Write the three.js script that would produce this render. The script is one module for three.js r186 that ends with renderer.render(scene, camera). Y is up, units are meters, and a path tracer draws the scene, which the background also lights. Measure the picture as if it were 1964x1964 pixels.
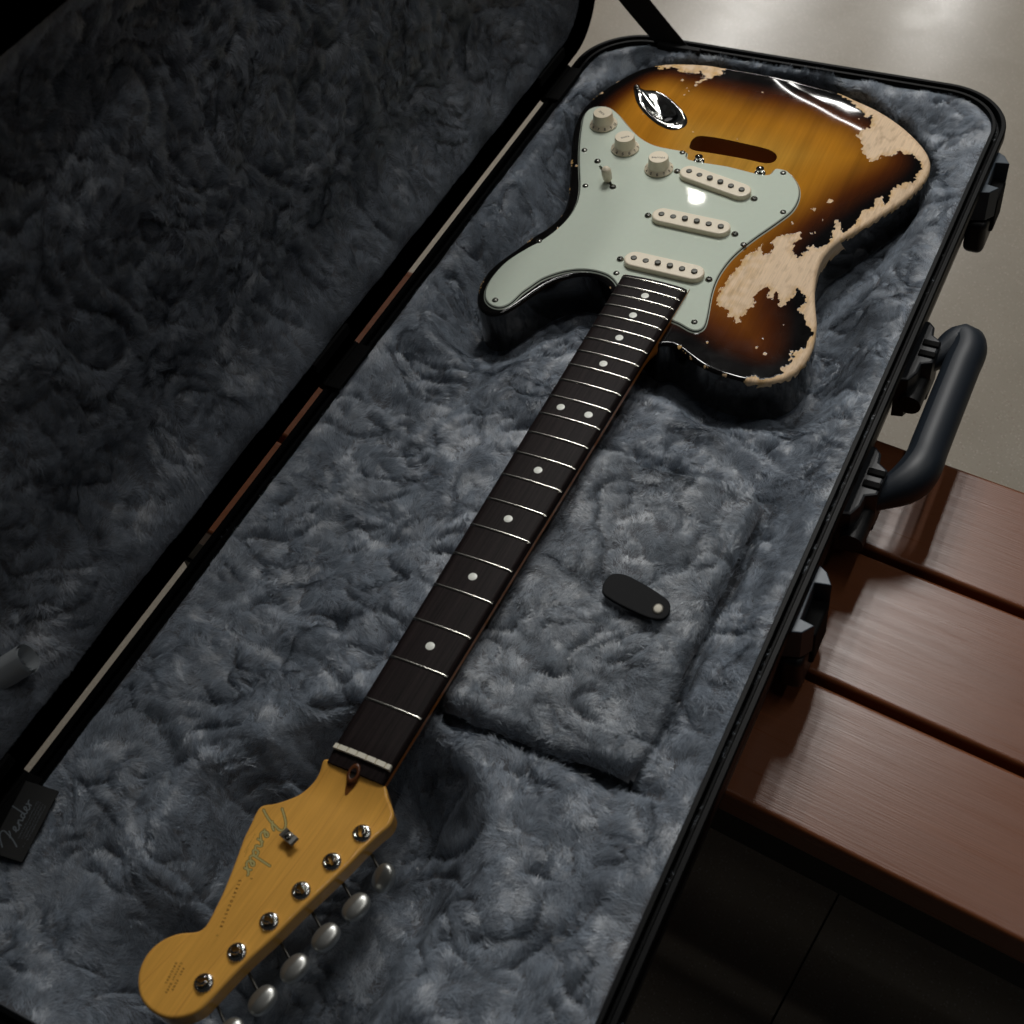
import * as THREE from 'three';
import { mergeGeometries } from 'three/addons/utils/BufferGeometryUtils.js';
import { RoundedBoxGeometry } from 'three/addons/geometries/RoundedBoxGeometry.js';
import { RectAreaLightUniformsLib } from 'three/addons/lights/RectAreaLightUniformsLib.js';
import { Brush, Evaluator, SUBTRACTION } from 'three-bvh-csg';
import { createNoise2D, createNoise3D } from 'simplex-noise';

// World: y up, metres. y = 0 is the top of the frets, the neck runs along z (nut at z = 0, body towards -z), +x is the bass side.
const scene = new THREE.Scene();
const camera = new THREE.PerspectiveCamera(41.765, 1, 0.05, 40);
camera.position.set(0.3441, 0.7261, 0.2947);
camera.quaternion.setFromRotationMatrix(new THREE.Matrix4().makeBasis(
  new THREE.Vector3(0.88911, -0.1139, -0.4433), new THREE.Vector3(-0.2791, 0.63271, -0.72235), new THREE.Vector3(0.36276, 0.76597, 0.53075)));
camera.focus = 1.06;
camera.userData.fStop = 11;

const renderer = new THREE.WebGLRenderer({ antialias: true });
renderer.setSize(1024, 1024);
renderer.toneMapping = THREE.LinearToneMapping;
renderer.toneMappingExposure = 1;
renderer.shadowMap.enabled = true;
scene.background = new THREE.Color(0.012, 0.0124, 0.0128);   // the dim rest of the room

RectAreaLightUniformsLib.init();
// ceiling lamps of the shop: [x, y, z, size in x, size in z, light, tubes]
const LAMPS = [
  [-0.42, 2.2, -1.9, 0.95, 0.8, 44, 4],
  [0.62, 2.2, -0.6, 0.06, 1.2, 16, 1],
  [1.7, 2.2, -1.5, 0.06, 1.2, 12, 1],
  [-1.9, 2.2, -6.3, 0.12, 2.8, 32, 1],
  [-1.0, 2.2, -6.7, 0.12, 1.4, 34, 1],
  [-0.95, 2.2, -4.5, 0.9, 0.1, 34, 1],
];
const DOWNLIGHT = [-1.08, 2.2, -3.25];

// outlines of the instrument, in millimetres [x, z]
const BODY = [
  [-29.3, -450.4], [-36.9, -459.9], [-48.4, -466.6], [-61, -467.8], [-73.5, -461], [-82.9, -451.5], [-90.3, -437.8], [-95.7, -423.7], [-101, -409.7], [-106.8, -400.5],
  [-113.5, -396.5], [-121.4, -396.6], [-128.6, -401.3], [-135, -410.1], [-138.8, -419.8], [-141.7, -431.3], [-142, -445.1], [-138.8, -460.3], [-132.5, -476.7], [-125, -499.3],
  [-118.8, -512.4], [-115.4, -525], [-115, -539.1], [-119.5, -556.6], [-126.5, -573.7], [-133.6, -591], [-143.1, -613.1], [-152.4, -635.9], [-159.8, -660], [-162.6, -680.6],
  [-161.4, -694.6], [-158.9, -707.7], [-154.9, -721.5], [-146.4, -740.9], [-136.8, -757.9], [-124.4, -768.7], [-110.4, -775.6], [-95.3, -779.7], [-79.9, -782.7], [-67.1, -783.9],
  [-70.3, -783.2], [-52.4, -783.7], [-34.3, -783.4], [-7.8, -783.7], [17.8, -785.9], [35.1, -786.1], [53.5, -782.4], [72.8, -774.8], [91.8, -767.4], [111.6, -756.2],
  [130.2, -742.1], [143.3, -729.6], [154.1, -716.6], [160.3, -703.8], [162.6, -691.3], [162.1, -679.4], [159.6, -666.4], [155.6, -653.6], [150.3, -640.5], [142.7, -624.5],
  [135.1, -603.8], [127.7, -588], [120, -574], [116.2, -562.5], [114.3, -550], [115, -536.2], [118.2, -520], [122.3, -505.6], [128.2, -489.9], [134.5, -474.6],
  [137.9, -460.8], [140.4, -446.9], [140.4, -436.4], [140.1, -430], [136.1, -415.6], [129.1, -405.6], [118.1, -399], [107.4, -395.5], [95.3, -395.4], [82.8, -396.3],
  [71.2, -398.6], [58.3, -403.8], [48.3, -409.1], [39.5, -413.4], [32.1, -413.9], [29, -407.9],
];
const GUARD = [
  [-156.2, -669.1], [-156.1, -679.9], [-151.5, -686.2], [-143.8, -689.6], [-135.2, -688.9], [-123.8, -681.6], [-110.5, -669.8], [-97.9, -659.3], [-86.9, -652.4], [-73.8, -647.5],
  [-57.8, -646.9], [-44, -647.3], [-41.4, -646.8], [-39.7, -638.6], [-0.7, -638.2], [36.8, -637.5], [37.5, -643], [38.2, -648], [39.9, -648.1], [46.2, -648.8],
  [50.6, -647.8], [58.4, -641.5], [66.7, -631.1], [71.2, -620.9], [73.5, -608.9], [72.8, -594.8], [68.9, -583.5], [63, -569.2], [56.2, -553.5], [50.8, -538.4],
  [46.8, -523.9], [44.9, -510.3], [44.5, -497.4], [45.8, -484], [48.4, -471.3], [52.1, -457], [54.9, -444.7], [55.5, -437.3], [52.9, -432.5], [48.5, -430.5],
  [42.7, -431.7], [33.8, -435.1], [28.8, -435.8], [14.9, -440.3], [-24.5, -455.2], [-31.6, -461.9], [-35.9, -465.9], [-42.7, -469.7], [-50.1, -470.9], [-58.5, -470.6],
  [-67.8, -468.2], [-77.5, -462.8], [-86, -454.9], [-92.4, -446.5], [-96.3, -436.5], [-100.2, -426.6], [-102, -416.2], [-104.6, -409.2], [-108.5, -404.7], [-114.7, -403.3],
  [-120.8, -404.8], [-126.4, -408.9], [-130.9, -415.9], [-133.7, -424.8], [-134.8, -435.7], [-134.2, -448.6], [-131.5, -461], [-126.6, -472.9], [-120.2, -485.5], [-117.1, -490.2],
  [-111.5, -504.5], [-107.8, -519.5], [-106.7, -537.2], [-109.6, -555.1], [-115.9, -572.2], [-124.1, -589.1], [-134.4, -610.8], [-144, -633.4], [-150.9, -652.1],
];
const HEAD = [
  [-24.5, 11], [-23.8, 16.9], [-23.7, 23], [-25.5, 29.9], [-28.5, 36.6], [-33.4, 42.3], [-39.5, 47.9], [-46.7, 52.8], [-47.1, 57.8], [-45.8, 66.1],
  [-44.7, 75], [-42.6, 83.4], [-39.8, 94.7], [-37.6, 105], [-36.2, 112.2], [-35.2, 120.5], [-34.4, 126.7], [-34.3, 132], [-35.5, 135.2], [-39.5, 138],
  [-45.5, 141.2], [-50.6, 145.6], [-54.6, 151.6], [-56.7, 158.4], [-56.5, 165.1], [-54.1, 172.3], [-50.2, 177.8], [-45.7, 181.9], [-39.3, 185], [-31.3, 186.4],
  [-23.7, 185.8], [-17.6, 183.2], [-12.4, 179.3], [-8.2, 174], [-6.2, 167.1], [-4.1, 158.7], [-1.7, 148.9], [1.7, 137.1], [5.7, 126], [9.5, 114.3],
  [13, 102], [16.9, 90], [20.8, 77.9], [24.8, 65.5], [28.2, 52.2], [32.3, 39.5], [35.2, 32.5], [34.8, 26.8], [33.4, 23.9], [30.1, 20.6],
  [25.5, 16.6], [20.9, 11.4],
];
const WORN_BASS = [
  [53, -787], [55, -777], [63, -774], [70, -769], [77, -761], [84, -755], [89, -748], [93, -753], [96, -748], [95, -743],
  [98, -737], [98, -731], [94, -727], [90, -723], [92, -713], [96, -709], [100, -702], [102, -694], [108, -688], [116, -680],
  [117, -687], [120, -694], [127, -697], [129, -703], [132, -707], [137, -705], [143, -707], [151, -701], [154, -694], [154, -686],
  [154, -679], [153, -672], [148, -669], [147, -663], [142, -662], [140, -653], [140, -646], [142, -641], [139, -636], [136, -642],
  [133, -642], [132, -633], [131, -627], [128, -622], [126, -617], [126, -608], [127, -600], [124, -591], [120, -585], [115, -593],
  [112, -600], [109, -597], [112, -590], [111, -582], [113, -575], [112, -568], [109, -560], [106, -559], [103, -564], [101, -559],
  [99, -557], [99, -554], [97, -546], [95, -543], [89, -547], [87, -560], [91, -566], [86, -574], [82, -570], [76, -567],
  [72, -563], [70, -558], [63, -548], [60, -542], [58, -536], [55, -532], [54, -525], [54, -516], [53, -508], [51, -496],
  [50, -486], [52, -473], [55, -467], [61, -466], [65, -464], [68, -458], [71, -459], [76, -453], [78, -454], [76, -460],
  [78, -464], [79, -469], [80, -472], [81, -481], [78, -486], [79, -491], [82, -499], [84, -501], [88, -497], [89, -490],
  [93, -489], [93, -496], [97, -493], [100, -486], [100, -481], [105, -486], [106, -494], [108, -497], [107, -506], [111, -506],
  [113, -501], [118, -498], [118, -489], [116, -484], [122, -478], [127, -470], [132, -466], [135, -461], [136, -452], [134, -450],
  [135, -444], [131, -440], [127, -437], [131, -432], [129, -427], [127, -422], [127, -433], [131, -430], [129, -423], [125, -417],
  [128, -413], [122, -405], [116, -402], [111, -403], [107, -402], [104, -396], [106, -391], [127, -390], [148, -414], [151, -450],
  [139, -491], [140, -510], [141, -556], [167, -617], [186, -686], [162, -746], [103, -784],
];
const WORN_TAIL = [
  [-128, -764], [-112, -779], [-90, -788], [-67, -789], [-56, -784], [-55, -774], [-60, -766], [-67, -758], [-81, -743], [-72, -759],
  [-78, -765], [-91, -764], [-100, -765], [-108, -767], [-116, -761],
];
const JACK = [
  [-129.6, -728.4], [-127.9, -730.3], [-122.7, -727], [-117.3, -725.8], [-110.7, -728], [-104, -727.7], [-92.7, -722.2], [-80.3, -713.7], [-70.2, -704.7], [-62.2, -695.2],
  [-59.2, -687.6], [-60.1, -681.4], [-64.4, -676.5], [-71.6, -674.6], [-81.6, -677.5], [-90.9, -682.5], [-100.1, -689], [-109.1, -696.9], [-117.7, -706.5], [-124.8, -718.1],
];
const CAVITY = [
  [-45.1, -658.6], [-46, -667.2], [-43.1, -673.4], [-30.4, -675.9], [0.6, -675.3], [24.1, -673.2], [31.8, -669.4], [35, -663.7], [34.2, -657.4], [29.5, -653.9],
  [8.5, -654.1], [-21.7, -653.3], [-38.3, -652.4], [-44.1, -654.6],
];

// ---------------------------------------------------------------- helpers
function rand(seed) { return () => { seed = (seed + 0x6d2b79f5) | 0; let t = Math.imul(seed ^ (seed >>> 15), 1 | seed); t = (t + Math.imul(t ^ (t >>> 7), 61 | t)) ^ t; return ((t ^ (t >>> 14)) >>> 0) / 4294967296; }; }
const rnd = rand(11);
const n2 = createNoise2D(rand(3)), n2b = createNoise2D(rand(5)), n3 = createNoise3D(rand(9));
const fbm = (x, y, o = 4, n = n2) => { let s = 0, a = 0.5; for (let i = 0; i < o; i++) { s += a * n(x, y); x = x * 2.03 + 7.1; y = y * 2.03 - 3.7; a *= 0.5; } return s; };
const ridge = (x, y, n = n2) => 1 - Math.abs(n(x, y));
const clamp = (x, a = 0, b = 1) => Math.min(b, Math.max(a, x));
const ss = (a, b, x) => { const t = clamp((x - a) / (b - a)); return t * t * (3 - 2 * t); };
const lerp = (a, b, t) => a + (b - a) * t;
const mix3 = (a, b, t) => [lerp(a[0], b[0], t), lerp(a[1], b[1], t), lerp(a[2], b[2], t)];
const V = (x, y, z) => new THREE.Vector3(x, y, z);
const used = {};
function numbered(name) { const k = used[name] = (used[name] ?? -1) + 1; return k ? name + '_' + String(k).padStart(3, '0') : name; }
function thing(name, label, category, x = 0, y = 0, z = 0, group) {
  const o = new THREE.Group(); o.name = numbered(name); o.position.set(x, y, z);
  o.userData = { label, category }; if (group) o.userData.group = group;
  scene.add(o); return o;
}
function part(parent, name, geometry, material, at, label) {
  const m = new THREE.Mesh(geometry, material); m.name = name; m.castShadow = m.receiveShadow = true;
  if (at) m.position.copy(at);
  if (label) m.userData.label = label;
  parent.add(m); return m;
}
function std(p) { return new THREE.MeshStandardMaterial(p); }
const srgb = (v) => Math.round(255 * (v <= 0.0031308 ? 12.92 * v : 1.055 * Math.pow(clamp(v), 1 / 2.4) - 0.055));
// a texture from fn(u, v) -> [r, g, b] in linear values (colour) or raw 0..1 (data)
function paint(w, h, fn, colour = true) {
  const d = new Uint8Array(w * h * 4);
  for (let j = 0; j < h; j++) for (let i = 0; i < w; i++) {
    const c = fn((i + 0.5) / w, (j + 0.5) / h), o = (j * w + i) * 4;
    for (let k = 0; k < 3; k++) d[o + k] = colour ? srgb(c[k]) : Math.round(255 * clamp(c[k]));
    d[o + 3] = 255;
  }
  const t = new THREE.DataTexture(d, w, h); t.magFilter = THREE.LinearFilter; t.minFilter = THREE.LinearMipmapLinearFilter;
  t.wrapS = t.wrapT = THREE.RepeatWrapping;
  if (colour) t.colorSpace = THREE.SRGBColorSpace;
  t.needsUpdate = true; return t;
}
function geom(pos, idx, nor, uv) {
  const g = new THREE.BufferGeometry();
  g.setAttribute('position', new THREE.Float32BufferAttribute(pos, 3));
  g.setIndex(idx);
  if (nor) g.setAttribute('normal', new THREE.Float32BufferAttribute(nor, 3)); else g.computeVertexNormals();
  if (uv) g.setAttribute('uv', new THREE.Float32BufferAttribute(uv, 2));
  return g;
}
const area2 = (l) => { let s = 0; for (let i = 0; i < l.length; i++) { const a = l[i], b = l[(i + 1) % l.length]; s += a[0] * b[1] - b[0] * a[1]; } return s / 2; };
// a smooth closed loop through points given in millimetres, evenly resampled, turned so that its area is positive
function loopOf(mm, step, smooth = 0) {
  const c = new THREE.CatmullRomCurve3(mm.map((p) => V(p[0] / 1000, 0, p[1] / 1000)), true, 'centripetal');
  const n = Math.round(c.getLength() / step);
  let l = c.getSpacedPoints(n).slice(0, n).map((p) => [p.x, p.z]);
  for (let k = 0; k < smooth; k++) l = l.map((p, i) => { const a = l[(i + n - 1) % n], b = l[(i + 1) % n]; return [p[0] * 0.5 + (a[0] + b[0]) * 0.25, p[1] * 0.5 + (a[1] + b[1]) * 0.25]; });
  return area2(l) < 0 ? l.reverse() : l;
}
function outward(l) {   // unit normals pointing out of a loop of positive area
  const n = l.length;
  return l.map((p, i) => { const a = l[(i + n - 1) % n], b = l[(i + 1) % n], dx = b[0] - a[0], dz = b[1] - a[1], k = Math.hypot(dx, dz) || 1; return [dz / k, -dx / k]; });
}
function exactInside(l, x, z) {   // distance to a loop, positive inside
  let d = 1e9, inside = false;
  for (let i = 0, j = l.length - 1; i < l.length; j = i++) {
    const [ax, az] = l[j], [bx, bz] = l[i], ex = bx - ax, ez = bz - az, t = clamp(((x - ax) * ex + (z - az) * ez) / (ex * ex + ez * ez || 1e-12));
    const px = x - ax - t * ex, pz = z - az - t * ez; d = Math.min(d, px * px + pz * pz);
    if ((az > z) !== (bz > z) && x < ((bx - ax) * (z - az)) / (bz - az) + ax) inside = !inside;
  }
  return inside ? Math.sqrt(d) : -Math.sqrt(d);
}
function insideField(l, margin, cell) {   // the same from a table
  const xs = l.map((p) => p[0]), zs = l.map((p) => p[1]), x0 = Math.min(...xs) - margin, z0 = Math.min(...zs) - margin;
  const w = Math.ceil((Math.max(...xs) + margin - x0) / cell) + 2, h = Math.ceil((Math.max(...zs) + margin - z0) / cell) + 2, t = new Float32Array(w * h);
  for (let j = 0; j < h; j++) for (let i = 0; i < w; i++) t[j * w + i] = exactInside(l, x0 + i * cell, z0 + j * cell);
  return (x, z) => {
    const u = clamp((x - x0) / cell, 0, w - 1.001), v = clamp((z - z0) / cell, 0, h - 1.001), i = Math.floor(u), j = Math.floor(v), a = u - i, b = v - j, k = j * w + i;
    return lerp(lerp(t[k], t[k + 1], a), lerp(t[k + w], t[k + w + 1], a), b);
  };
}
// a board cut to an outline: a fine top (which may bend), a rounded top edge, a side, a rounded bottom edge and holes
function board({ loop, inside, radius, top, bottom, holes = [], cell = 0.004, uv }) {
  const pos = [], nor = [], uvs = [], idx = [];
  const topN = (x, z) => { const e = 0.0006; return V(-(top(x + e, z) - top(x - e, z)) / (2 * e), 1, -(top(x, z + e) - top(x, z - e)) / (2 * e)).normalize(); };
  const add = (x, y, z, n, ux, uz) => { pos.push(x, y, z); nor.push(n.x, n.y, n.z); uvs.push(...uv(ux, uz)); return pos.length / 3 - 1; };
  const tri = (a, b, c, up) => {   // turned to face the way of the normal at its first corner
    const P = (i) => V(pos[3 * i], pos[3 * i + 1], pos[3 * i + 2]), n = P(b).sub(P(a)).cross(P(c).sub(P(a)));
    if (n.dot(V(nor[3 * a], nor[3 * a + 1], nor[3 * a + 2])) < 0) idx.push(a, c, b); else idx.push(a, b, c);
  };
  const N = outward(loop), L = loop.length;
  const inset = loop.map((p, i) => [p[0] - N[i][0] * radius, p[1] - N[i][1] * radius]);
  const xs = loop.map((p) => p[0]), zs = loop.map((p) => p[1]), x0 = Math.min(...xs), z0 = Math.min(...zs), w = Math.ceil((Math.max(...xs) - x0) / cell), h = Math.ceil((Math.max(...zs) - z0) / cell);
  const free = (x, z) => inside(x, z) > radius + cell * 0.3 && holes.every((q) => exactInside(q, x, z) < -cell * 0.3);
  const ok = []; for (let j = 0; j <= h; j++) for (let i = 0; i <= w; i++) ok.push(free(x0 + i * cell, z0 + j * cell));
  const on = new Uint8Array(w * h), at = (i, j) => (i < 0 || j < 0 || i >= w || j >= h ? 0 : on[j * w + i]), c = (i, j) => ok[j * (w + 1) + i];
  for (let j = 0; j < h; j++) for (let i = 0; i < w; i++) on[j * w + i] = c(i, j) && c(i + 1, j) && c(i, j + 1) && c(i + 1, j + 1) ? 1 : 0;
  for (let again = true; again;) { again = false;
    for (let j = 0; j <= h; j++) for (let i = 0; i <= w; i++) { const a = at(i - 1, j - 1), b = at(i, j - 1), d = at(i - 1, j), e = at(i, j);
      if (a && e && !b && !d) { on[j * w + i] = 0; again = true; } if (b && d && !a && !e) { on[(j - 1) * w + i] = 0; again = true; } } }
  const vert = new Map(), gv = (i, j) => { const k = j * (w + 1) + i; if (!vert.has(k)) { const x = x0 + i * cell, z = z0 + j * cell; vert.set(k, add(x, top(x, z), z, topN(x, z), x, z)); } return vert.get(k); };
  const next = new Map(), key = (i, j) => j * (w + 1) + i;
  for (let j = 0; j < h; j++) for (let i = 0; i < w; i++) if (at(i, j)) {
    const a = gv(i, j), b = gv(i + 1, j), d = gv(i, j + 1), e = gv(i + 1, j + 1); tri(a, b, e); tri(a, e, d);
    if (!at(i, j - 1)) next.set(key(i, j), key(i + 1, j)); if (!at(i + 1, j)) next.set(key(i + 1, j), key(i + 1, j + 1));
    if (!at(i, j + 1)) next.set(key(i + 1, j + 1), key(i, j + 1)); if (!at(i - 1, j)) next.set(key(i, j + 1), key(i, j));
  }
  const stairs = [];
  while (next.size) { const k0 = next.keys().next().value, l = []; for (let k = k0; next.has(k);) { const m = next.get(k); next.delete(k); l.push(k); k = m; } if (l.length > 3) stairs.push(l); }
  const xy = (k) => [x0 + (k % (w + 1)) * cell, z0 + Math.floor(k / (w + 1)) * cell];
  const band = (outer, outerIds, inner, innerIds) => {
    const ids = [...outerIds, ...innerIds.flat()];
    for (const f of THREE.ShapeUtils.triangulateShape(outer.map((p) => new THREE.Vector2(...p)), inner.map((l) => l.map((p) => new THREE.Vector2(...p))))) tri(ids[f[0]], ids[f[1]], ids[f[2]]);
  };
  const outers = stairs.filter((l) => area2(l.map(xy)) > 0), inners = stairs.filter((l) => area2(l.map(xy)) < 0);
  // rings from the top edge down to the bottom
  const steps = 5, rings = [];
  for (let s = 0; s <= steps; s++) { const f = (s / steps) * Math.PI / 2;
    rings.push(inset.map((p, i) => { const x = p[0] + N[i][0] * radius * Math.sin(f), z = p[1] + N[i][1] * radius * Math.sin(f), n = topN(p[0], p[1]).multiplyScalar(Math.cos(f)).add(V(N[i][0], 0, N[i][1]).multiplyScalar(Math.sin(f))).normalize();
      return add(x, top(p[0], p[1]) - radius * (1 - Math.cos(f)), z, n, p[0] + N[i][0] * radius * f, p[1] + N[i][1] * radius * f); })); }
  const depth = -bottom + top(loop[0][0], loop[0][1]);
  for (let s = 0; s <= steps; s++) { const f = (s / steps) * Math.PI / 2;
    rings.push(loop.map((p, i) => { const k = radius * (1 - Math.cos(f)), far = depth - radius + radius * f, x = p[0] - N[i][0] * k, z = p[1] - N[i][1] * k;
      return add(x, bottom + radius * (1 - Math.sin(f)), z, V(N[i][0] * Math.cos(f), -Math.sin(f), N[i][1] * Math.cos(f)), p[0] + N[i][0] * far, p[1] + N[i][1] * far); })); }
  for (let r = 0; r + 1 < rings.length; r++) for (let i = 0; i < L; i++) { const j = (i + 1) % L, a = rings[r][i], b = rings[r][j], d = rings[r + 1][i], e = rings[r + 1][j]; tri(a, b, e); tri(a, e, d); }
  band(inset, rings[0], outers.map((l) => l.map(xy)), outers.map((l) => l.map((k) => vert.get(k))));
  const last = rings[rings.length - 1].map((v) => [pos[3 * v], pos[3 * v + 2]]);
  const cap = last.map((p, i) => add(p[0], bottom, p[1], V(0, -1, 0), p[0], p[1]));
  band(last, cap, [], []);
  for (const q of holes) {
    const edge = q.map((p) => add(p[0], top(...p), p[1], topN(...p), ...p));
    const around = inners.find((l) => exactInside(l.map(xy), q[0][0], q[0][1]) > 0);
    if (around) band(around.map(xy), around.map((k) => vert.get(k)), [q], [edge]);
  }
  return geom(pos, idx, nor, uvs);
}
// sweeps a profile of [outward, up] points round a closed loop; faces are flat across each profile edge unless smooth
function sweep(loop, profile, closed = false) {
  const N = outward(loop), L = loop.length, pos = [], nor = [], uv = [], idx = [], M = profile.length, edges = closed ? M : M - 1;
  let run = 0; const len = loop.map((p, i) => { const r = run, q = loop[(i + 1) % L]; run += Math.hypot(p[0] - q[0], p[1] - q[1]); return r; });
  for (let e = 0; e < edges; e++) {
    const [a, ay] = profile[e], [b, by] = profile[(e + 1) % M], k = Math.hypot(b - a, by - ay) || 1, no = (by - ay) / k, nu = -(b - a) / k, base = pos.length / 3;
    for (let i = 0; i <= L; i++) { const p = loop[i % L], n = N[i % L];
      pos.push(p[0] + n[0] * a, ay, p[1] + n[1] * a, p[0] + n[0] * b, by, p[1] + n[1] * b);
      for (let t = 0; t < 2; t++) nor.push(-n[0] * no, -nu, -n[1] * no);
      const s = i === L ? run : len[i]; uv.push(s, e * 0.01, s, e * 0.01 + k); }
    for (let i = 0; i < L; i++) { const a0 = base + i * 2; idx.push(a0, a0 + 3, a0 + 1, a0, a0 + 2, a0 + 3); }
  }
  return geom(pos, idx, nor, uv);
}
function roundRect(x0, x1, z0, z1, r, n = 12) {
  const l = [], c = [[x1 - r, z1 - r, 0], [x0 + r, z1 - r, 1], [x0 + r, z0 + r, 2], [x1 - r, z0 + r, 3]];
  for (const [cx, cz, q] of c) for (let i = 0; i <= n; i++) { const a = (q + i / n) * Math.PI / 2; l.push([cx + Math.cos(a) * r, cz + Math.sin(a) * r]); }
  return area2(l) < 0 ? l.reverse() : l;
}
function join(list) { return mergeGeometries(list.map((g) => { const q = g.index ? g.toNonIndexed() : g; for (const k of Object.keys(q.attributes)) if (!['position', 'normal', 'uv'].includes(k)) q.deleteAttribute(k); if (!q.attributes.uv) q.setAttribute('uv', new THREE.Float32BufferAttribute(new Float32Array(q.attributes.position.count * 2), 2)); return q; })); }
function box(w, h, d, r = 0.001) { return new RoundedBoxGeometry(w, h, d, 2, Math.min(r, w / 2.01, h / 2.01, d / 2.01)); }
const shifted = (g, x, y, z) => g.translate(x, y, z);
// a flat outline [x, z] extruded downwards from y = 0
function plate(points, depth, bevel = 0, segs = 2) {
  const s = new THREE.Shape(points.map((p) => new THREE.Vector2(p[0], -p[1])));
  const g = new THREE.ExtrudeGeometry(s, { depth: depth - 2 * bevel, bevelEnabled: bevel > 0, bevelThickness: bevel, bevelSize: bevel, bevelOffset: -bevel, bevelSegments: segs, curveSegments: 10 });
  return g.rotateX(-Math.PI / 2).translate(0, -depth + bevel, 0);
}
function stadium(len, w, n = 10) { const r = w / 2, h = len / 2 - r, l = []; for (let i = 0; i <= n; i++) { const a = -Math.PI / 2 + (i / n) * Math.PI; l.push([h + Math.cos(a) * r, Math.sin(a) * r]); } for (let i = 0; i <= n; i++) { const a = Math.PI / 2 + (i / n) * Math.PI; l.push([-h + Math.cos(a) * r, Math.sin(a) * r]); } return l; }
// a strip of cross sections [[x, y] ...] placed along z
function loft(sections, zs, caps = true) {
  const M = sections[0].length, pos = [], uv = [], idx = [];
  sections.forEach((s, k) => { let d = 0; s.forEach((p, i) => { if (i) d += Math.hypot(p[0] - s[i - 1][0], p[1] - s[i - 1][1]); pos.push(p[0], p[1], zs[k]); uv.push(d, zs[k]); }); });
  for (let k = 0; k + 1 < zs.length; k++) for (let i = 0; i + 1 < M; i++) { const a = k * M + i; idx.push(a, a + M, a + 1, a + 1, a + M, a + M + 1); }
  const g = geom(pos, idx, null, uv);
  if (!caps) return g;
  const ends = [0, zs.length - 1].map((k) => { const f = THREE.ShapeUtils.triangulateShape(sections[k].map((p) => new THREE.Vector2(...p)), []).flat(); return geom(sections[k].flatMap((p) => [p[0], p[1], zs[k]]), k ? f : f.reverse(), null, sections[k].flatMap((p) => p)); });
  return join([g, ...ends]);
}

// ---------------------------------------------------------------- lamps
const steel = std({ color: 0xb8b8b4, roughness: 0.5, metalness: 0.2 });
LAMPS.forEach(([x, y, z, w, d, power, tubes], i) => {
  const o = thing('ceiling_light', ['wide white ceiling lamp of four tubes above the hinge side of the case', 'white ceiling strip lamp above the handle side of the case', 'white ceiling strip lamp to the right above the floor beside the bench', 'long fluorescent strip far behind the case, the leftmost', 'shorter fluorescent strip far behind the case, parallel to the long one', 'fluorescent strip behind the case that runs crosswise'][i], 'lamp', x, y, z);
  part(o, 'housing', box(w + 0.06, 0.05, d + 0.06, 0.006), steel, V(0, 0.041, 0));
  for (let k = 0; k < tubes; k++) {
    const tw = tubes > 1 ? 0.1 : w, tx = tubes > 1 ? -w / 2 + tw / 2 + (k * (w - tw)) / (tubes - 1) : 0;
    part(o, 'tube', box(tw, 0.02, d, 0.004), std({ color: 0xffffff, emissive: new THREE.Color(1, 0.98, 0.94), emissiveIntensity: 2 }), V(tx, 0, 0));
    const l = new THREE.RectAreaLight(new THREE.Color(1, 0.98, 0.945), power, tw, d);
    l.position.set(tx, -0.012, 0); l.rotation.x = -Math.PI / 2; o.add(l);
  }
});
{
  const o = thing('spot_lamp', 'small round ceiling spot lamp mirrored in the pickguard', 'lamp', ...DOWNLIGHT);
  part(o, 'shade', new THREE.LatheGeometry([[0.02, 0.1], [0.05, 0.09], [0.06, 0.0], [0.057, 0.0], [0.046, 0.085], [0.0, 0.095]].map((p) => new THREE.Vector2(...p)), 24), std({ color: 0x050505, roughness: 0.9 }));
  part(o, 'bulb', new THREE.CylinderGeometry(0.028, 0.028, 0.004, 32), std({ color: 0xffffff, emissive: new THREE.Color(1, 0.96, 0.9), emissiveIntensity: 30 }), V(0, 0.01, 0));
  const l = new THREE.SpotLight(new THREE.Color(1, 0.95, 0.86), 0.06, 0, 0.9, 0.6, 2);
  l.position.set(0, -0.03, 0); l.castShadow = true; l.shadow.radius = 1.6; l.target.position.set(1.0, -2.2, 2.75); o.add(l, l.target);
}

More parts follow.
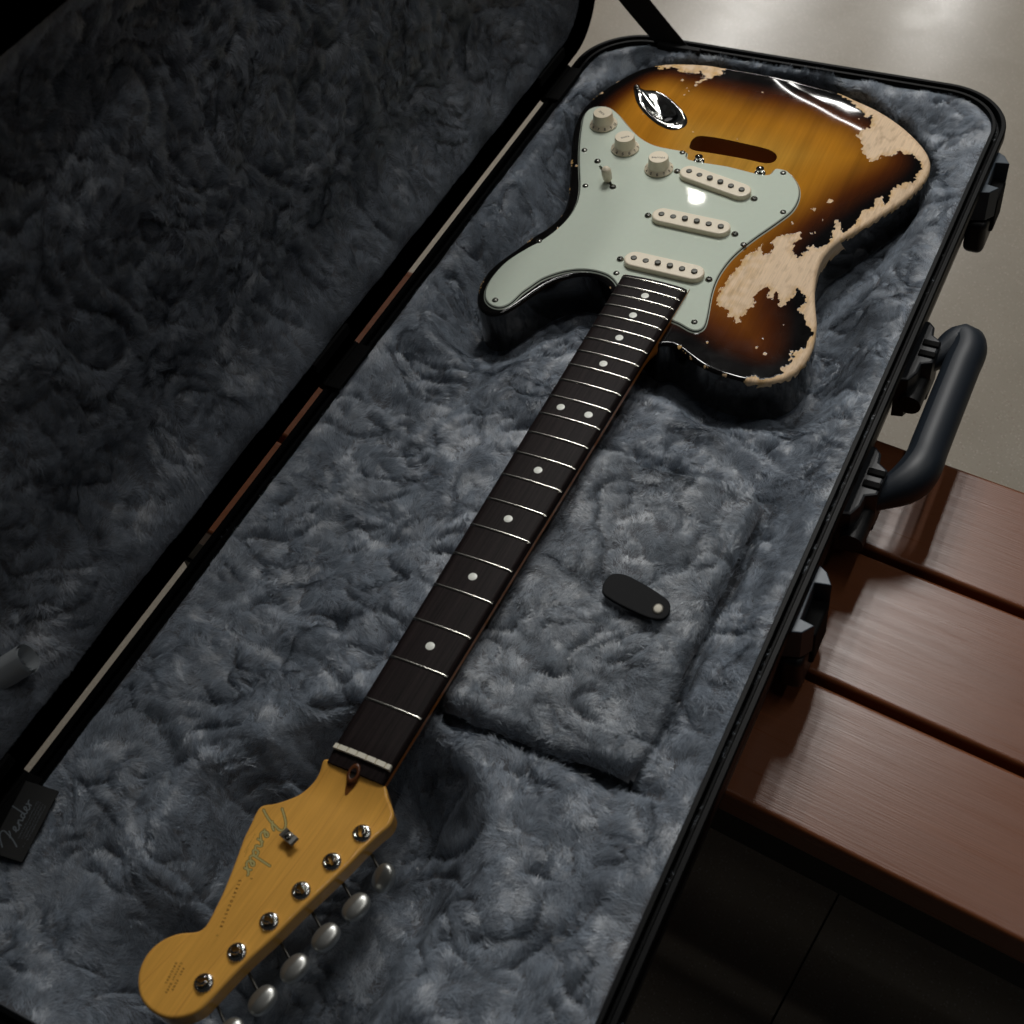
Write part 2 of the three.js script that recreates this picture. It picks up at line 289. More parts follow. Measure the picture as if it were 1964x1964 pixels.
// ---------------------------------------------------------------- floor
const FLOOR = -0.52, BENCH = -0.095;
{
  const floor = new THREE.Group(); floor.name = 'floor'; floor.userData = { kind: 'structure', label: 'beige speckled vinyl floor with one joint below the bench', category: 'floor' }; scene.add(floor);
  const map = paint(1024, 1024, (u, v) => {
    const x = u * 1.2, z = v * 1.2, cloud = fbm(x * 5, z * 5, 4), fine = n2(x * 330, z * 330), speck = n2b(x * 240, z * 240);
    let k = 1 + cloud * 0.07 + fine * 0.05; let c = [0.28 * k, 0.25 * k, 0.205 * k];
    if (speck > 0.72) c = mix3(c, [0.2, 0.12, 0.09], 0.55 * ss(0.72, 0.85, speck)); if (speck < -0.8) c = mix3(c, [0.6, 0.56, 0.5], 0.5);
    return c; });
  const rough = paint(512, 512, (u, v) => { const k = 0.22 + 0.04 * fbm(u * 9, v * 9, 4) + 0.02 * n2(u * 300, v * 300); return [k, k, k]; }, false);
  const m = std({ map, roughnessMap: rough, roughness: 1 });
  part(floor, 'subfloor', new THREE.BoxGeometry(20, 0.02, 24), std({ color: 0x1a1613, roughness: 0.9 }), V(0, FLOOR - 0.016, -7));
  const a = -0.122, W = 1.82;   // sheets of vinyl, laid with an open joint of about a millimetre
  for (let i = -3; i < 3; i++) {
    const g = box(W - 0.0016, 0.004, 20, 0.0008), uv = g.attributes.uv, p = g.attributes.position;
    for (let k = 0; k < p.count; k++) uv.setXY(k, (p.getX(k) + i * 0.37) / 1.2, p.getZ(k) / 1.2);
    const s = part(floor, 'vinyl_sheet', g, m); s.rotation.y = a;
    const off = (i + 0.5) * W; s.position.set(0.2745 + Math.cos(a) * off - Math.sin(a) * -7.6, FLOOR - 0.002, -0.2 - Math.sin(a) * off - 7.6);
  }
}

// ---------------------------------------------------------------- bench
{
  const bench = thing('wooden_bench', 'red brown wooden plank bench under the open case', 'bench', 0.28, BENCH, -0.27);
  bench.rotation.y = -0.119;
  const plankMap = (seed) => paint(1024, 256, (u, v) => {
    const x = u * 2.2, z = v * 0.12, g = n2b(x * 7 + seed, z * 700), g2 = n2(x * 40 + seed * 3, z * 2400), wave = fbm(x * 2 + seed, z * 14, 3), sc = ss(0.988, 0.998, ridge(x * 3 + z * 9 + seed, z * 12 - x * 2, n2)) * clamp(n2b(x * 5, z * 5 + seed));
    let k = 1 + 0.05 * g + 0.05 * g2 + 0.1 * wave + 0.5 * sc;
    return [0.185 * k, 0.06 * k, 0.022 * k]; });
  const rough = paint(1024, 512, (u, v) => { const g = n2b(u * 40, v * 260), s = fbm(u * 6, v * 9, 3), k = 0.3 + 0.015 * g + 0.05 * s; return [0.5 + 0.3 * n2(u * 30, v * 90) + 0.2 * n2b(u * 60, v * 190), k, k]; }, false);
  const edges = [-0.172, -0.0605, 0.0595, 0.173], gap = 0.0065;   // across the bench
  for (let i = 0; i < 3; i++) {
    const w = edges[i + 1] - edges[i] - gap, L = 2.2, g = box(L, 0.03, w, 0.0035), uv = g.attributes.uv, p = g.attributes.position;
    for (let k = 0; k < p.count; k++) uv.setXY(k, p.getX(k) / L + 0.5, p.getZ(k) / 0.12 + 0.5 + (Math.abs(p.getY(k)) < 0.0149 ? p.getY(k) * 6 : 0));
    const m = new THREE.MeshPhysicalMaterial({ map: plankMap(i * 7.3), roughnessMap: rough, roughness: 1, bumpMap: rough, bumpScale: 0.00006, specularIntensity: 0.8 });
    part(bench, 'plank', g, m, V(0.45, -0.015, (edges[i] + edges[i + 1]) / 2));
  }
  const iron = std({ color: 0x0b0b0b, roughness: 0.55, metalness: 0.3 });
  part(bench, 'rail', box(2.1, 0.045, 0.03, 0.002), iron, V(0.45, -0.0535, 0.15)); part(bench, 'rail', box(2.1, 0.045, 0.03, 0.002), iron, V(0.45, -0.0535, -0.15));
  for (let k = 0; k < 4; k++) part(bench, 'added_shade_slat', box(1.5, 0.07, 0.016, 0.002), std({ color: 0x3a1a0e, roughness: 0.55 }), V(0.4, FLOOR - BENCH + 0.04 + k * 0.092, -0.135));  // unseen slats added under the bench to keep far light off the floor
  for (const x of [-0.58, 1.48]) { part(bench, 'crossbar', box(0.04, 0.04, 0.265, 0.002), iron, V(x, -0.055, 0)); for (const z of [-0.15, 0.15]) part(bench, 'leg', box(0.035, -FLOOR + BENCH - 0.077, 0.035, 0.003), iron, V(x, (FLOOR - BENCH - 0.077) / 2 + 0.001, z)); }
}

// ---------------------------------------------------------------- guitar case
const bodyLoop = loopOf(BODY, 0.004, 3), bodyIn = insideField(bodyLoop, 0.12, 0.002);
const headLoop = loopOf(HEAD, 0.002, 1), headIn = insideField(headLoop, 0.12, 0.002);
const X0 = -0.1885, X1 = 0.1978, Z0 = -0.8, Z1 = 0.22, RI = 0.05, RIM = -0.008;    // inside of the rim
const rimLoop = roundRect(X0, X1, Z0, Z1, RI), rimIn = insideField(rimLoop, 0.05, 0.003);
const smin = (a, b, k) => { const h = clamp(0.5 + 0.5 * (b - a) / k); return lerp(b, a, h) - k * h * (1 - h); };
const COMP = { x0: 0.012, x1: 0.158, z0: -0.306, z1: -0.056 };
// soft bulges with narrow creases between them, as plush cloth makes over foam
function crumple(x, z, q) {
  const wx = x + 0.014 * n2b(x * 9 + q, z * 9) + 0.004 * n2(x * 31, z * 31), wz = z + 0.014 * n2(x * 9, z * 9 - q) + 0.004 * n2b(x * 31, z * 31);
  const cut = (n, k, m) => -Math.exp(-Math.abs(n) * k) * m;
  const a = cut(n2(wx * 12 + q, wz * 10 - q), 16, 0.1 + 0.9 * ss(-0.3, 0.4, n2b(x * 13 + 3, z * 13))), b = cut(n2b(wx * 20 - wz * 8 + q, wz * 19 + wx * 9), 9, ss(-0.1, 0.5, n2(x * 17 - 5, z * 17))), c = cut(n2(wx * 42, wz * 36 + q), 6, ss(-0.1, 0.6, n2b(x * 24, z * 24 + 7)));
  return 0.0085 * a + 0.0062 * b + 0.002 * c + 0.0052 * n2b(x * 12, z * 12 + q) + 0.0012 * n2(x * 34, z * 34) + 0.0005 * n2b(x * 80, z * 80) + 0.0015;
}
// height of the plush lining over the base of the case
function lining(x, z) {
  const e = rimIn(x, z), out = -bodyIn(x, z), head = -headIn(x, z);
  let y = RIM - 0.0015 - 0.0145 * ss(0.012, 0.055, e);
  const deep = -0.057, cut = ss(-0.34, -0.4, z);
  const nest = lerp(deep, y, ss(0.001, 0.05 - 0.039 * ss(-0.57, -0.68, z), out));
  y = lerp(y, nest, ss(-0.295, -0.35, z));
  // the block that carries the neck and the box beside it
  y = lerp(y, -0.0275, ss(-0.35, -0.30, z) * (1 - ss(-0.057, -0.044, z)) * ss(0.0, 0.035, e));
  // the hollow for the head and its pegs
  const peg = Math.min(head, Math.hypot(Math.max(0, Math.abs(x - 0.02) - 0.02), Math.max(0, Math.abs(z - 0.11) - 0.07)));
  y = Math.min(y, lerp(-0.084, y, ss(0.01, 0.062, peg)) * ss(-0.06, -0.044, z) + y * (1 - ss(-0.06, -0.044, z)));
  // folds and tufts of the cloth
  const soft = ss(-0.002, 0.016, e), q = n2(x * 9, z * 9) * 0.6;
  y += soft * crumple(x, z, q);
  const gap = Math.max(COMP.x0 - x, x - COMP.x1, COMP.z0 - z, z - COMP.z1);   // trench round the lid of the box
  y -= 0.011 * ss(0.005, 0.001, gap) * (1 - 0.75 * ss(COMP.z0 + 0.03, COMP.z0 - 0.002, z));
  return y;
}
const guitarCase = thing('guitar_case', 'open black hard case with grey plush lining holding the guitar', 'guitar case');
const plastic = std({ color: 0x0c0e10, roughness: 0.42, bumpMap: paint(256, 256, (u, v) => { const k = 0.5 + 0.35 * n2(u * 60, v * 60) + 0.15 * n2b(u * 130, v * 130); return [k, k, k]; }, false), bumpScale: 0.00012 });
const satin = new THREE.MeshPhysicalMaterial({ color: 0x040506, roughness: 0.45, specularIntensity: 0.2 });
const dark = new THREE.MeshPhysicalMaterial({ color: 0x050505, roughness: 0.8, specularIntensity: 0.3 });
const outerLoop = roundRect(X0, X1, Z0, Z1, RI, 16);
const rimProfile = [[-0.0005, -0.03], [0, -0.002], [0.0008, 0], [0.0034, 0], [0.0042, -0.0012], [0.0046, -0.006], [0.0068, -0.006], [0.0072, -0.0008], [0.0082, 0.0006], [0.0112, 0.0006], [0.0122, -0.0006], [0.0124, -0.008], [0.0085, -0.0095], [0.007, -0.014]];
part(guitarCase, 'rim', sweep(outerLoop, rimProfile).translate(0, RIM, 0), satin);
part(guitarCase, 'base_shell', join([sweep(outerLoop, [[0.007, RIM - 0.014], [0.0065, -0.04], [0.008, -0.044], [0.007, -0.048], [0.003, -0.078], [-0.003, -0.09], [-0.013, -0.0945]]),
  plate(outerLoop.map((p) => [p[0] * 0.94 + 0.0005, p[1] * 0.98 - 0.006]), 0.003).translate(0, -0.0915, 0)]), plastic);

const clothMat = std({ color: new THREE.Color(0.1, 0.105, 0.118), roughness: 0.95 });
{ // the cloth under the pile
  const cell = 0.003, w = Math.round((X1 - X0 + 0.006) / cell), h = Math.round((Z1 - Z0 + 0.006) / cell), pos = [], uv = [], idx = [], id = [];
  for (let j = 0; j <= h; j++) for (let i = 0; i <= w; i++) { const x = X0 - 0.003 + i * cell, z = Z0 - 0.003 + j * cell; if (rimIn(x, z) > -0.0035) { id.push(pos.length / 3); pos.push(x, lining(x, z) - 0.003, z); uv.push(x, z); } else id.push(-1); }
  for (let j = 0; j < h; j++) for (let i = 0; i < w; i++) { const a = id[j * (w + 1) + i], b = id[j * (w + 1) + i + 1], c = id[(j + 1) * (w + 1) + i], d = id[(j + 1) * (w + 1) + i + 1]; if (Math.min(a, b, c, d) >= 0) idx.push(a, c, b, b, c, d); }
  part(guitarCase, 'base_lining', geom(pos, idx, null, uv), clothMat);
}
// one tuft of plush: fine curved fibres that lean along +x
function tuft(seed, count = 13) {
  const r = rand(seed), pos = [], idx = [];
  for (let k = 0; k < count; k++) {
    const a = r() * 6.28, q = Math.sqrt(r()) * 0.42, bx = Math.cos(a) * q, bz = Math.sin(a) * q, turn = (r() - 0.5) * 1.1, len = 0.6 + r() * 0.55, w = 0.015 + r() * 0.011, curl = (r() - 0.5) * 1.1, sink = r() * 0.12;
    const base = pos.length / 3, S = 3;
    for (let s = 0; s <= S; s++) { const t = s / S, out = len * (0.3 * t + 0.5 * t * t), up = len * (0.78 * t - 0.34 * t * t) - sink, dir = turn + curl * t, cx = bx + Math.cos(dir) * out, cz = bz + Math.sin(dir) * out, hw = w * (1 - 0.7 * t);
      pos.push(cx - Math.sin(dir) * hw, up, cz + Math.cos(dir) * hw, cx + Math.sin(dir) * hw, up + hw * 0.4, cz - Math.cos(dir) * hw); }
    for (let s = 0; s < S; s++) { const o = base + s * 2; idx.push(o, o + 1, o + 3, o, o + 3, o + 2); }
  }
  return geom(pos, idx);
}
const fibre = new THREE.MeshPhysicalMaterial({ color: new THREE.Color(1, 1, 1), roughness: 0.36, specularIntensity: 1, ior: 1.6, side: THREE.DoubleSide });
// plush mats into locks: the middle of the lock that a root belongs to
function lock(u, v, size, seed) {
  const cu = Math.floor(u / size), cv = Math.floor(v / size); let best = 1e9, bu = 0, bv = 0;
  for (let j = -1; j <= 1; j++) for (let i = -1; i <= 1; i++) { const h = Math.sin((cu + i) * 127.1 + (cv + j) * 311.7 + seed) * 43758.5453, k = Math.sin((cu + i) * 269.5 + (cv + j) * 183.3 + seed) * 28001.83, pu = (cu + i + h - Math.floor(h)) * size, pv = (cv + j + k - Math.floor(k)) * size, d = (pu - u) ** 2 + (pv - v) ** 2; if (d < best) { best = d; bu = pu; bv = pv; } }
  return [(bu - u) / size, (bv - v) / size];
}
// lays tufts on a surface: at(u, v) gives place, normal and two tangents; keep says where
function pile(parent, at, u0, u1, v0, v1, step, length, keep, seed, tint) {
  const r = rand(seed), mats = [], cols = [], kinds = 4, X = V(), Z = V();
  for (let k = 0; k < kinds; k++) { mats.push([]); cols.push([]); }
  const m = new THREE.Matrix4();
  for (let v = v0; v < v1; v += step) for (let u = u0; u < u1; u += step) {
    const uu = u + (r() - 0.5) * step * 1.8, vv = v + (r() - 0.5) * step * 1.8;
    if (!keep(uu, vv)) { r(); r(); continue; }
    const [p, n, tu, tv] = at(uu, vv);
    const flow = 3.4 * fbm(uu * 5 + seed, vv * 5, 2) + 2.8 * n2b(uu * 10, vv * 10 + seed) + 0.7 * n2(uu * 29, vv * 29 + seed) + seed * 1.3, A = lock(uu, vv, 0.0105, seed), B = lock(uu, vv, 0.0036, seed + 5), F = 0.9 + 0.3 * n2(uu * 30, vv * 30);
    const ang = Math.atan2(Math.sin(flow) * F + A[1] * 0.25 + B[1] * 0.45, Math.cos(flow) * F + A[0] * 0.25 + B[0] * 0.45) + (r() - 0.5) * 0.35;
    X.copy(tu).multiplyScalar(Math.cos(ang)).addScaledVector(tv, Math.sin(ang)); Z.crossVectors(X, n).normalize(); X.crossVectors(n, Z);
    const lean = clamp(0.85 + 0.5 * n2(uu * 16, vv * 16 + 3) + 0.25 * n2b(uu * 50, vv * 50)), s = length * (0.75 + 0.5 * r()), k = Math.floor(r() * kinds);
    m.makeBasis(X.clone().multiplyScalar(s * lerp(0.85, 1.35, lean)), n.clone().multiplyScalar(s * lerp(0.85, 0.34, lean)), Z.clone().multiplyScalar(s)); m.setPosition(p);
    mats[k].push(m.clone()); const g = 0.5 + 1.0 * r(), w = (r() - 0.5) * 0.08; cols[k].push([tint[0] * (g + w), tint[1] * g, tint[2] * (g - w * 0.6)]);
  }
  let total = 0;
  for (let k = 0; k < kinds; k++) {
    const o = new THREE.InstancedMesh(tuft(seed * 10 + k), fibre, mats[k].length), c = new THREE.Color();
    mats[k].forEach((x, i) => { o.setMatrixAt(i, x); o.setColorAt(i, c.setRGB(...cols[k][i])); });
    o.name = 'plush_pile'; o.userData = { kind: 'stuff' }; o.castShadow = o.receiveShadow = true; parent.add(o); total += mats[k].length;
  }
  return total;
}
const onGround = (f) => (x, z) => { const e = 0.002, y = f(x, z), n = V(-(f(x + e, z) - f(x - e, z)) / (2 * e), 1, -(f(x, z + e) - f(x, z - e)) / (2 * e)).normalize(), tu = V(1, 0, 0).addScaledVector(n, -n.x).normalize(); return [V(x, y - 0.0035, z), n, tu, V().crossVectors(tu, n).negate()]; };
const inComp = (x, z, m = 0) => x > COMP.x0 - m && x < COMP.x1 + m && z > COMP.z0 - m && z < COMP.z1 + m;
const baseLining = guitarCase.children.find((o) => o.name === 'base_lining');
let tufts = pile(baseLining, onGround(lining), X0, X1, Z0, Z1, 0.00135, 0.0058, (x, z) => rimIn(x, z) > 0.0015 && bodyIn(x, z) < 0.012 && !inComp(x, z, -0.004), 1, [0.282, 0.325, 0.383]);

{ // lid of the small box beside the neck, with its pull tab
  const cx = (COMP.x0 + COMP.x1) / 2, cz = (COMP.z0 + COMP.z1) / 2, loop = roundRect(COMP.x0 + 0.004, COMP.x1 - 0.003, COMP.z0 + 0.003, COMP.z1 - 0.003, 0.012, 6);
  const inC = insideField(loop, 0.02, 0.002);
  const f = (x, z) => -0.0182 - 0.009 * (1 - ss(-0.001, 0.0055, inC(x, z))) + 0.8 * crumple(x + 0.31, z + 0.7, 0.4);
  const pos = [], idx = [], uv = [], w = 52, h = 88;
  for (let j = 0; j <= h; j++) for (let i = 0; i <= w; i++) { const x = lerp(COMP.x0 + 0.004, COMP.x1 - 0.003, i / w), z = lerp(COMP.z0 + 0.003, COMP.z1 - 0.003, j / h); pos.push(x, f(x, z) - 0.003, z); uv.push(x, z); }
  for (let j = 0; j < h; j++) for (let i = 0; i < w; i++) { const a = j * (w + 1) + i; if (inC(pos[3 * a], pos[3 * a + 2]) > -0.001) idx.push(a, a + w + 1, a + 1, a + 1, a + w + 1, a + w + 2); }
  const lid = part(guitarCase, 'compartment_lid', geom(pos, idx, null, uv), clothMat);
  tufts += pile(lid, onGround(f), COMP.x0 + 0.003, COMP.x1 - 0.003, COMP.z0 + 0.003, COMP.z1 - 0.003, 0.00135, 0.0056, (x, z) => inC(x, z) > 0.0005, 2, [0.297, 0.335, 0.382]);
  const leather = new THREE.MeshPhysicalMaterial({ color: 0x07090d, roughness: 0.6, specularIntensity: 0.25 });
  const tabPts = [[-24.5, -1], [-22.5, -8.6], [-15, -11.6], [-2, -10.4], [14, -7], [22.5, -3.6], [25.5, 2.5], [24, 8.2], [17, 11], [2, 10.6], [-14, 8.4], [-22, 5.6]];
  const tab = part(guitarCase, 'pull_tab', plate(loopOf(tabPts, 0.002), 0.0026, 0.0007), leather, V(0.106, -0.0125, -0.182)); tab.scale.set(1, 1, 1.14);
  tab.rotation.z = -0.05;
  part(tab, 'rivet', new THREE.LatheGeometry([[0, 0.0007], [0.0024, 0.0007], [0.0036, 0.0004], [0.004, -0.0004]].map((p) => new THREE.Vector2(...p)), 24), std({ color: 0x77746c, metalness: 1, roughness: 0.5 }), V(0.0175, 0.0002, 0.0035));
}

{ // the opened lid stands upright along the hinge side; s runs up from the hinge
  const H = 0.389, S0 = RIM + 0.0026, XL = -0.2024;
  const rect = (m, r) => roundRect(S0 + m, H - m, Z0 - 0.012 + m, Z1 + 0.012 - m, r, 12);
  const up = new THREE.Matrix4().makeBasis(V(0, 1, 0), V(1, 0, 0), V(0, 0, 1));   // (s, depth, z) -> world
  up.setPosition(XL, 0, 0);
  const stand = (g) => { g.applyMatrix4(up); return g; };
  const loop = rect(0.012, 0.05);
  part(guitarCase, 'lid_rim', stand(sweep(loop, [[-0.0005, -0.03], [0, -0.001], [0.001, 0], [0.0035, 0], [0.0045, 0.003], [0.007, 0.003], [0.008, -0.001], [0.011, -0.001], [0.012, -0.0025], [0.012, -0.01], [0.0075, -0.012]])), satin);
  part(guitarCase, 'lid_shell', stand(join([sweep(loop, [[0.0075, -0.012], [0.006, -0.035], [0.002, -0.058], [-0.006, -0.068], [-0.02, -0.072]]), plate(loop.map((p) => [p[0] * 0.9 + 0.02, p[1] * 0.96 - 0.011]), 0.003).translate(0, -0.069, 0)])), plastic);
  const inL = insideField(loop, 0.03, 0.003);
  const depth = (s, z) => { const e = inL(s, z), soft = ss(0, 0.04, e), q = n2b(s * 6, z * 6) * 0.8;
    return -(0.008 + 0.032 * ss(0.0, 0.07, e)) + soft * (0.008 * fbm(s * 9 + z * 3 + q, z * 8 - s * 4, 3) - 0.007 * Math.pow(ridge(s * 8 + q + 2, z * 7 + s * 4, n2b), 6) - 0.004 * Math.pow(ridge(s * 19 + q, z * 16, n2), 7) + 0.002 * n2(s * 60, z * 60)); };
  const cell = 0.0035, w = Math.round((H - S0) / cell), h = Math.round((Z1 - Z0 + 0.024) / cell), pos = [], uv = [], idx = [], id = [];
  for (let j = 0; j <= h; j++) for (let i = 0; i <= w; i++) { const s = S0 + i * cell, z = Z0 - 0.012 + j * cell; if (inL(s, z) > -0.004) { id.push(pos.length / 3); pos.push(XL + depth(s, z) - 0.003, s, z); uv.push(s, z); } else id.push(-1); }
  for (let j = 0; j < h; j++) for (let i = 0; i < w; i++) { const a = id[j * (w + 1) + i], b = id[j * (w + 1) + i + 1], c = id[(j + 1) * (w + 1) + i], d = id[(j + 1) * (w + 1) + i + 1]; if (Math.min(a, b, c, d) >= 0) idx.push(a, b, c, b, d, c); }
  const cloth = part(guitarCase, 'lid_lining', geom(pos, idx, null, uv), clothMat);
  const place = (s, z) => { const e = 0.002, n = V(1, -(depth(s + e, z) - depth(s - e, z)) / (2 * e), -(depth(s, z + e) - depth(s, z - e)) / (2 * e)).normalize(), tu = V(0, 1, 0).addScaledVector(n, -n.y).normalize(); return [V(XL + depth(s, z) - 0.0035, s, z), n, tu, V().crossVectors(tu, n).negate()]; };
  tufts += pile(cloth, place, S0 + 0.012, H - 0.012, Z0, 0.12, 0.0015, 0.0056, (s, z) => inL(s, z) > 0.001, 3, [0.23, 0.26, 0.305]);  // same cloth as the base; darker tint paints in the shade on the lid
  // stay strap between the tail walls of the two halves
  const web = std({ color: 0x060607, roughness: 0.85 });
  const strap = [], n = 14;
  for (let i = 0; i <= n; i++) { const t = i / n, sag = 0.004 * Math.sin(t * Math.PI); strap.push([lerp(-0.133, -0.216, t), lerp(-0.014, 0.083, t) - sag, lerp(-0.098, -0.216, t), lerp(-0.014, 0.128, t) - sag]); }
  const sp = [], si = []; strap.forEach((q, i) => { for (const z of [-0.8025, -0.801]) sp.push(q[0], q[1], z, q[2], q[3], z); if (i) { const a = i * 4 - 4; si.push(a, a + 1, a + 5, a, a + 5, a + 4, a + 2, a + 7, a + 3, a + 2, a + 6, a + 7, a, a + 4, a + 6, a, a + 6, a + 2, a + 1, a + 3, a + 7, a + 1, a + 7, a + 5); } });
  part(guitarCase, 'stay_strap', geom(sp, si), web);
  part(guitarCase, 'strap_anchor', box(0.044, 0.016, 0.006, 0.001), web, V(-0.112, -0.014, -0.7985));
  // hinges
  for (const [z0, z1] of [[-0.734, -0.68], [-0.325, -0.274], [0.0955, 0.168]]) {
    const g = join([box(0.012, 0.003, z1 - z0, 0.001).translate(-0.192, RIM + 0.0022, 0), box(0.003, 0.022, z1 - z0, 0.001).translate(-0.2045, RIM + 0.0125, 0), new THREE.CylinderGeometry(0.0042, 0.0042, z1 - z0, 14).rotateX(Math.PI / 2).translate(-0.202, RIM + 0.001, 0)]);
    part(guitarCase, 'hinge', g, dark, V(0, 0, (z0 + z1) / 2));
  }
  // small rolled strip of cloth hanging from the lid lining
  const rp = [], ri = [], turns = 2.3, rn = 46; for (let i = 0; i <= rn; i++) { const t = i / rn, a = t * turns * 6.283 - 0.6, r = 0.0072 + 0.0036 * t; for (const x of [-0.014, 0.014]) rp.push(x, Math.sin(a) * r, Math.cos(a) * r); if (i) { const k = i * 2; ri.push(k - 2, k - 1, k + 1, k - 2, k + 1, k); } }
  const roll = part(guitarCase, 'rolled_tie', geom(rp, ri), std({ color: 0xb6bcc0, roughness: 0.8, side: THREE.DoubleSide }), V(-0.226, 0.04, 0.052)); roll.rotation.set(0.3, 0.75, 0.25);
}

{ // woven maker's label on the hinge side of the lining
  const c = document.createElement('canvas'); c.width = 640; c.height = 288; const g = c.getContext('2d');
  g.fillStyle = '#030404'; g.fillRect(0, 0, 640, 288); g.strokeStyle = '#5c646b'; g.lineCap = 'round';
  g.save(); g.translate(120, 128); g.scale(9.2, 9.2); scriptLogo(g, '#5c646b', null, 1.0); g.restore();
  g.fillStyle = '#3c444b'; const lr = rand(21);   // four lines of woven print too small to read
  for (let k = 0; k < 4; k++) for (let x = 170 + k * 6; x < 500 - k * 5;) { const w = 6 + lr() * 9; for (let j = 0; j < 4; j++) g.fillRect(x + lr() * w, 164 + k * 24 + lr() * 11, 2 + lr() * 7, 2 + lr() * 5); x += w + 5; }
  const t = new THREE.CanvasTexture(c); t.colorSpace = THREE.SRGBColorSpace;
  const m = part(guitarCase, 'maker_label', box(0.05, 0.0016, 0.023, 0.0007), [dark, dark, std({ map: t, roughness: 0.75 }), dark, dark, dark], V(-0.1785, -0.0055, 0.124));
  m.rotation.set(0, Math.PI / 2 + 0.2, 0); m.rotateX(0.25);
}

// fittings on the latch side
const SIDE = 0.2055;
function latch(z) {
  const o = new THREE.Group(); o.name = 'latch'; o.position.set(SIDE, 0, z); guitarCase.add(o);
  const s = [[-0.003, -0.031], [0.004, -0.0305], [0.011, -0.026], [0.0172, -0.0165], [0.0062, -0.0145], [0.0072, 0.0165], [0.0172, 0.0185], [0.0115, 0.0268], [-0.003, 0.031]];
  part(o, 'latch_frame', plate(s, 0.03, 0.0008), std({ color: 0x3a454f, roughness: 0.4, metalness: 0.1 }), V(0, -0.0145, 0));
  part(o, 'latch_lever', box(0.013, 0.034, 0.03, 0.002), dark, V(0.0115, -0.047, 0.001));
  part(o, 'latch_slot', box(0.0028, 0.001, 0.0165, 0.0004), dark, V(0.0022, -0.0145, 0.0005));
  part(o, 'latch_base', box(0.018, 0.034, 0.062, 0.006), plastic, V(0.006, -0.063, 0.0));
}
for (const z of [-0.704, -0.2228, 0.111]) latch(z);
{
  const h = new THREE.Group(); h.name = 'handle'; h.position.set(SIDE, 0, 0); guitarCase.add(h);
  const rubber = std({ color: 0x1a222b, roughness: 0.47 });
  for (const z of [-0.487, -0.345]) {
    const s = [[-0.001, -0.036], [0.006, -0.036], [0.011, -0.031], [0.0125, -0.022], [0.02, -0.017], [0.02, 0.008], [0.0125, 0.012], [0.012, 0.022], [0.008, 0.032], [-0.001, 0.034]];
    const b = part(h, 'handle_bracket', plate(s, 0.042, 0.0018), std({ color: 0x171b21, roughness: 0.45 }), V(0, -0.028, z));
    for (const k of [-0.011, 0.001]) part(b, 'bracket_slot', box(0.013, 0.003, 0.006, 0.001), dark, V(0.0135, 0.0003, k));
    part(h, 'pivot', new THREE.CylinderGeometry(0.009, 0.009, 0.03, 18).rotateX(Math.PI / 2), plastic, V(0.012, -0.052, z + (z < -0.4 ? 0.02 : 0.024)));
  }
  const path = new THREE.CatmullRomCurve3([V(0.008, -0.047, -0.487), V(0.022, -0.045, -0.508), V(0.034, -0.042, -0.524), V(0.0392, -0.04, -0.515), V(0.0395, -0.04, -0.49), V(0.0395, -0.04, -0.45), V(0.0395, -0.04, -0.41), V(0.0392, -0.04, -0.382), V(0.0345, -0.042, -0.368), V(0.02, -0.046, -0.352), V(0.004, -0.05, -0.34)], false, 'centripetal');
  const tube = new THREE.TubeGeometry(path, 70, 1, 22), p = tube.attributes.position, n = tube.attributes.normal;
  for (let i = 0; i <= 70; i++) { const t = i / 70, r = 0.0085 + 0.0058 * ss(0.04, 0.17, t) * ss(0.02, 0.2, 1 - t) + 0.0012 * ss(0.7, 0.8, t) * ss(0.95, 0.86, t), c = path.getPointAt(t); for (let j = 0; j <= 22; j++) { const k = i * 23 + j; p.setXYZ(k, c.x + n.getX(k) * r, c.y + n.getY(k) * r, c.z + n.getZ(k) * r); } }
  tube.computeVertexNormals(); part(h, 'grip', tube, rubber);
}

// ---------------------------------------------------------------- electric guitar
const guitar = thing('electric_guitar', 'worn sunburst electric guitar without strings lying in the open case', 'electric guitar');
const BODY_TOP = -0.0105, GUARD_TOP = -0.0082;
const chrome = std({ color: 0xd8d8d4, metalness: 1, roughness: 0.09 });
const nickel = std({ color: 0xb9b7b0, metalness: 1, roughness: 0.3 });
const cream = std({ color: new THREE.Color(0.86, 0.765, 0.59), roughness: 0.3 });
const socket = std({ color: 0x17171a, roughness: 0.5 });
// forearm bevel on the bass side of the tail
const chordA = [-0.02, -0.783], chordD = [0.5733, 0.8193];
function bevelDrop(x, z) {
  const beyond = (x - chordA[0]) * chordD[1] - (z - chordA[1]) * chordD[0]; if (beyond <= 0) return 0;
  const t = Math.max(0, 0.05 - Math.max(bodyIn(x, z), 0)); return 2.4 * t * t * ss(0, 0.055, beyond);
}
const bodyTop = (x, z) => BODY_TOP - bevelDrop(x, z);
const cavityLoop = loopOf(CAVITY, 0.002, 1);
const jackLoop = loopOf(JACK, 0.0025, 2), jackHole = jackLoop.map((p) => [lerp(-0.094, p[0], 0.9), lerp(-0.7015, p[1], 0.9)]);
const turned = (l, a, x, z) => l.map((p) => [x + p[0] * Math.cos(a) + p[1] * Math.sin(a), z - p[0] * Math.sin(a) + p[1] * Math.cos(a)]), slotRout = turned(roundRect(-0.007, 0.007, -0.018, 0.018, 0.003, 4), 0.76, -0.0985, -0.592), slotCut = turned(roundRect(-0.0012, 0.0012, -0.0155, 0.0155, 0.0004, 3), 0.76, -0.0985, -0.592);
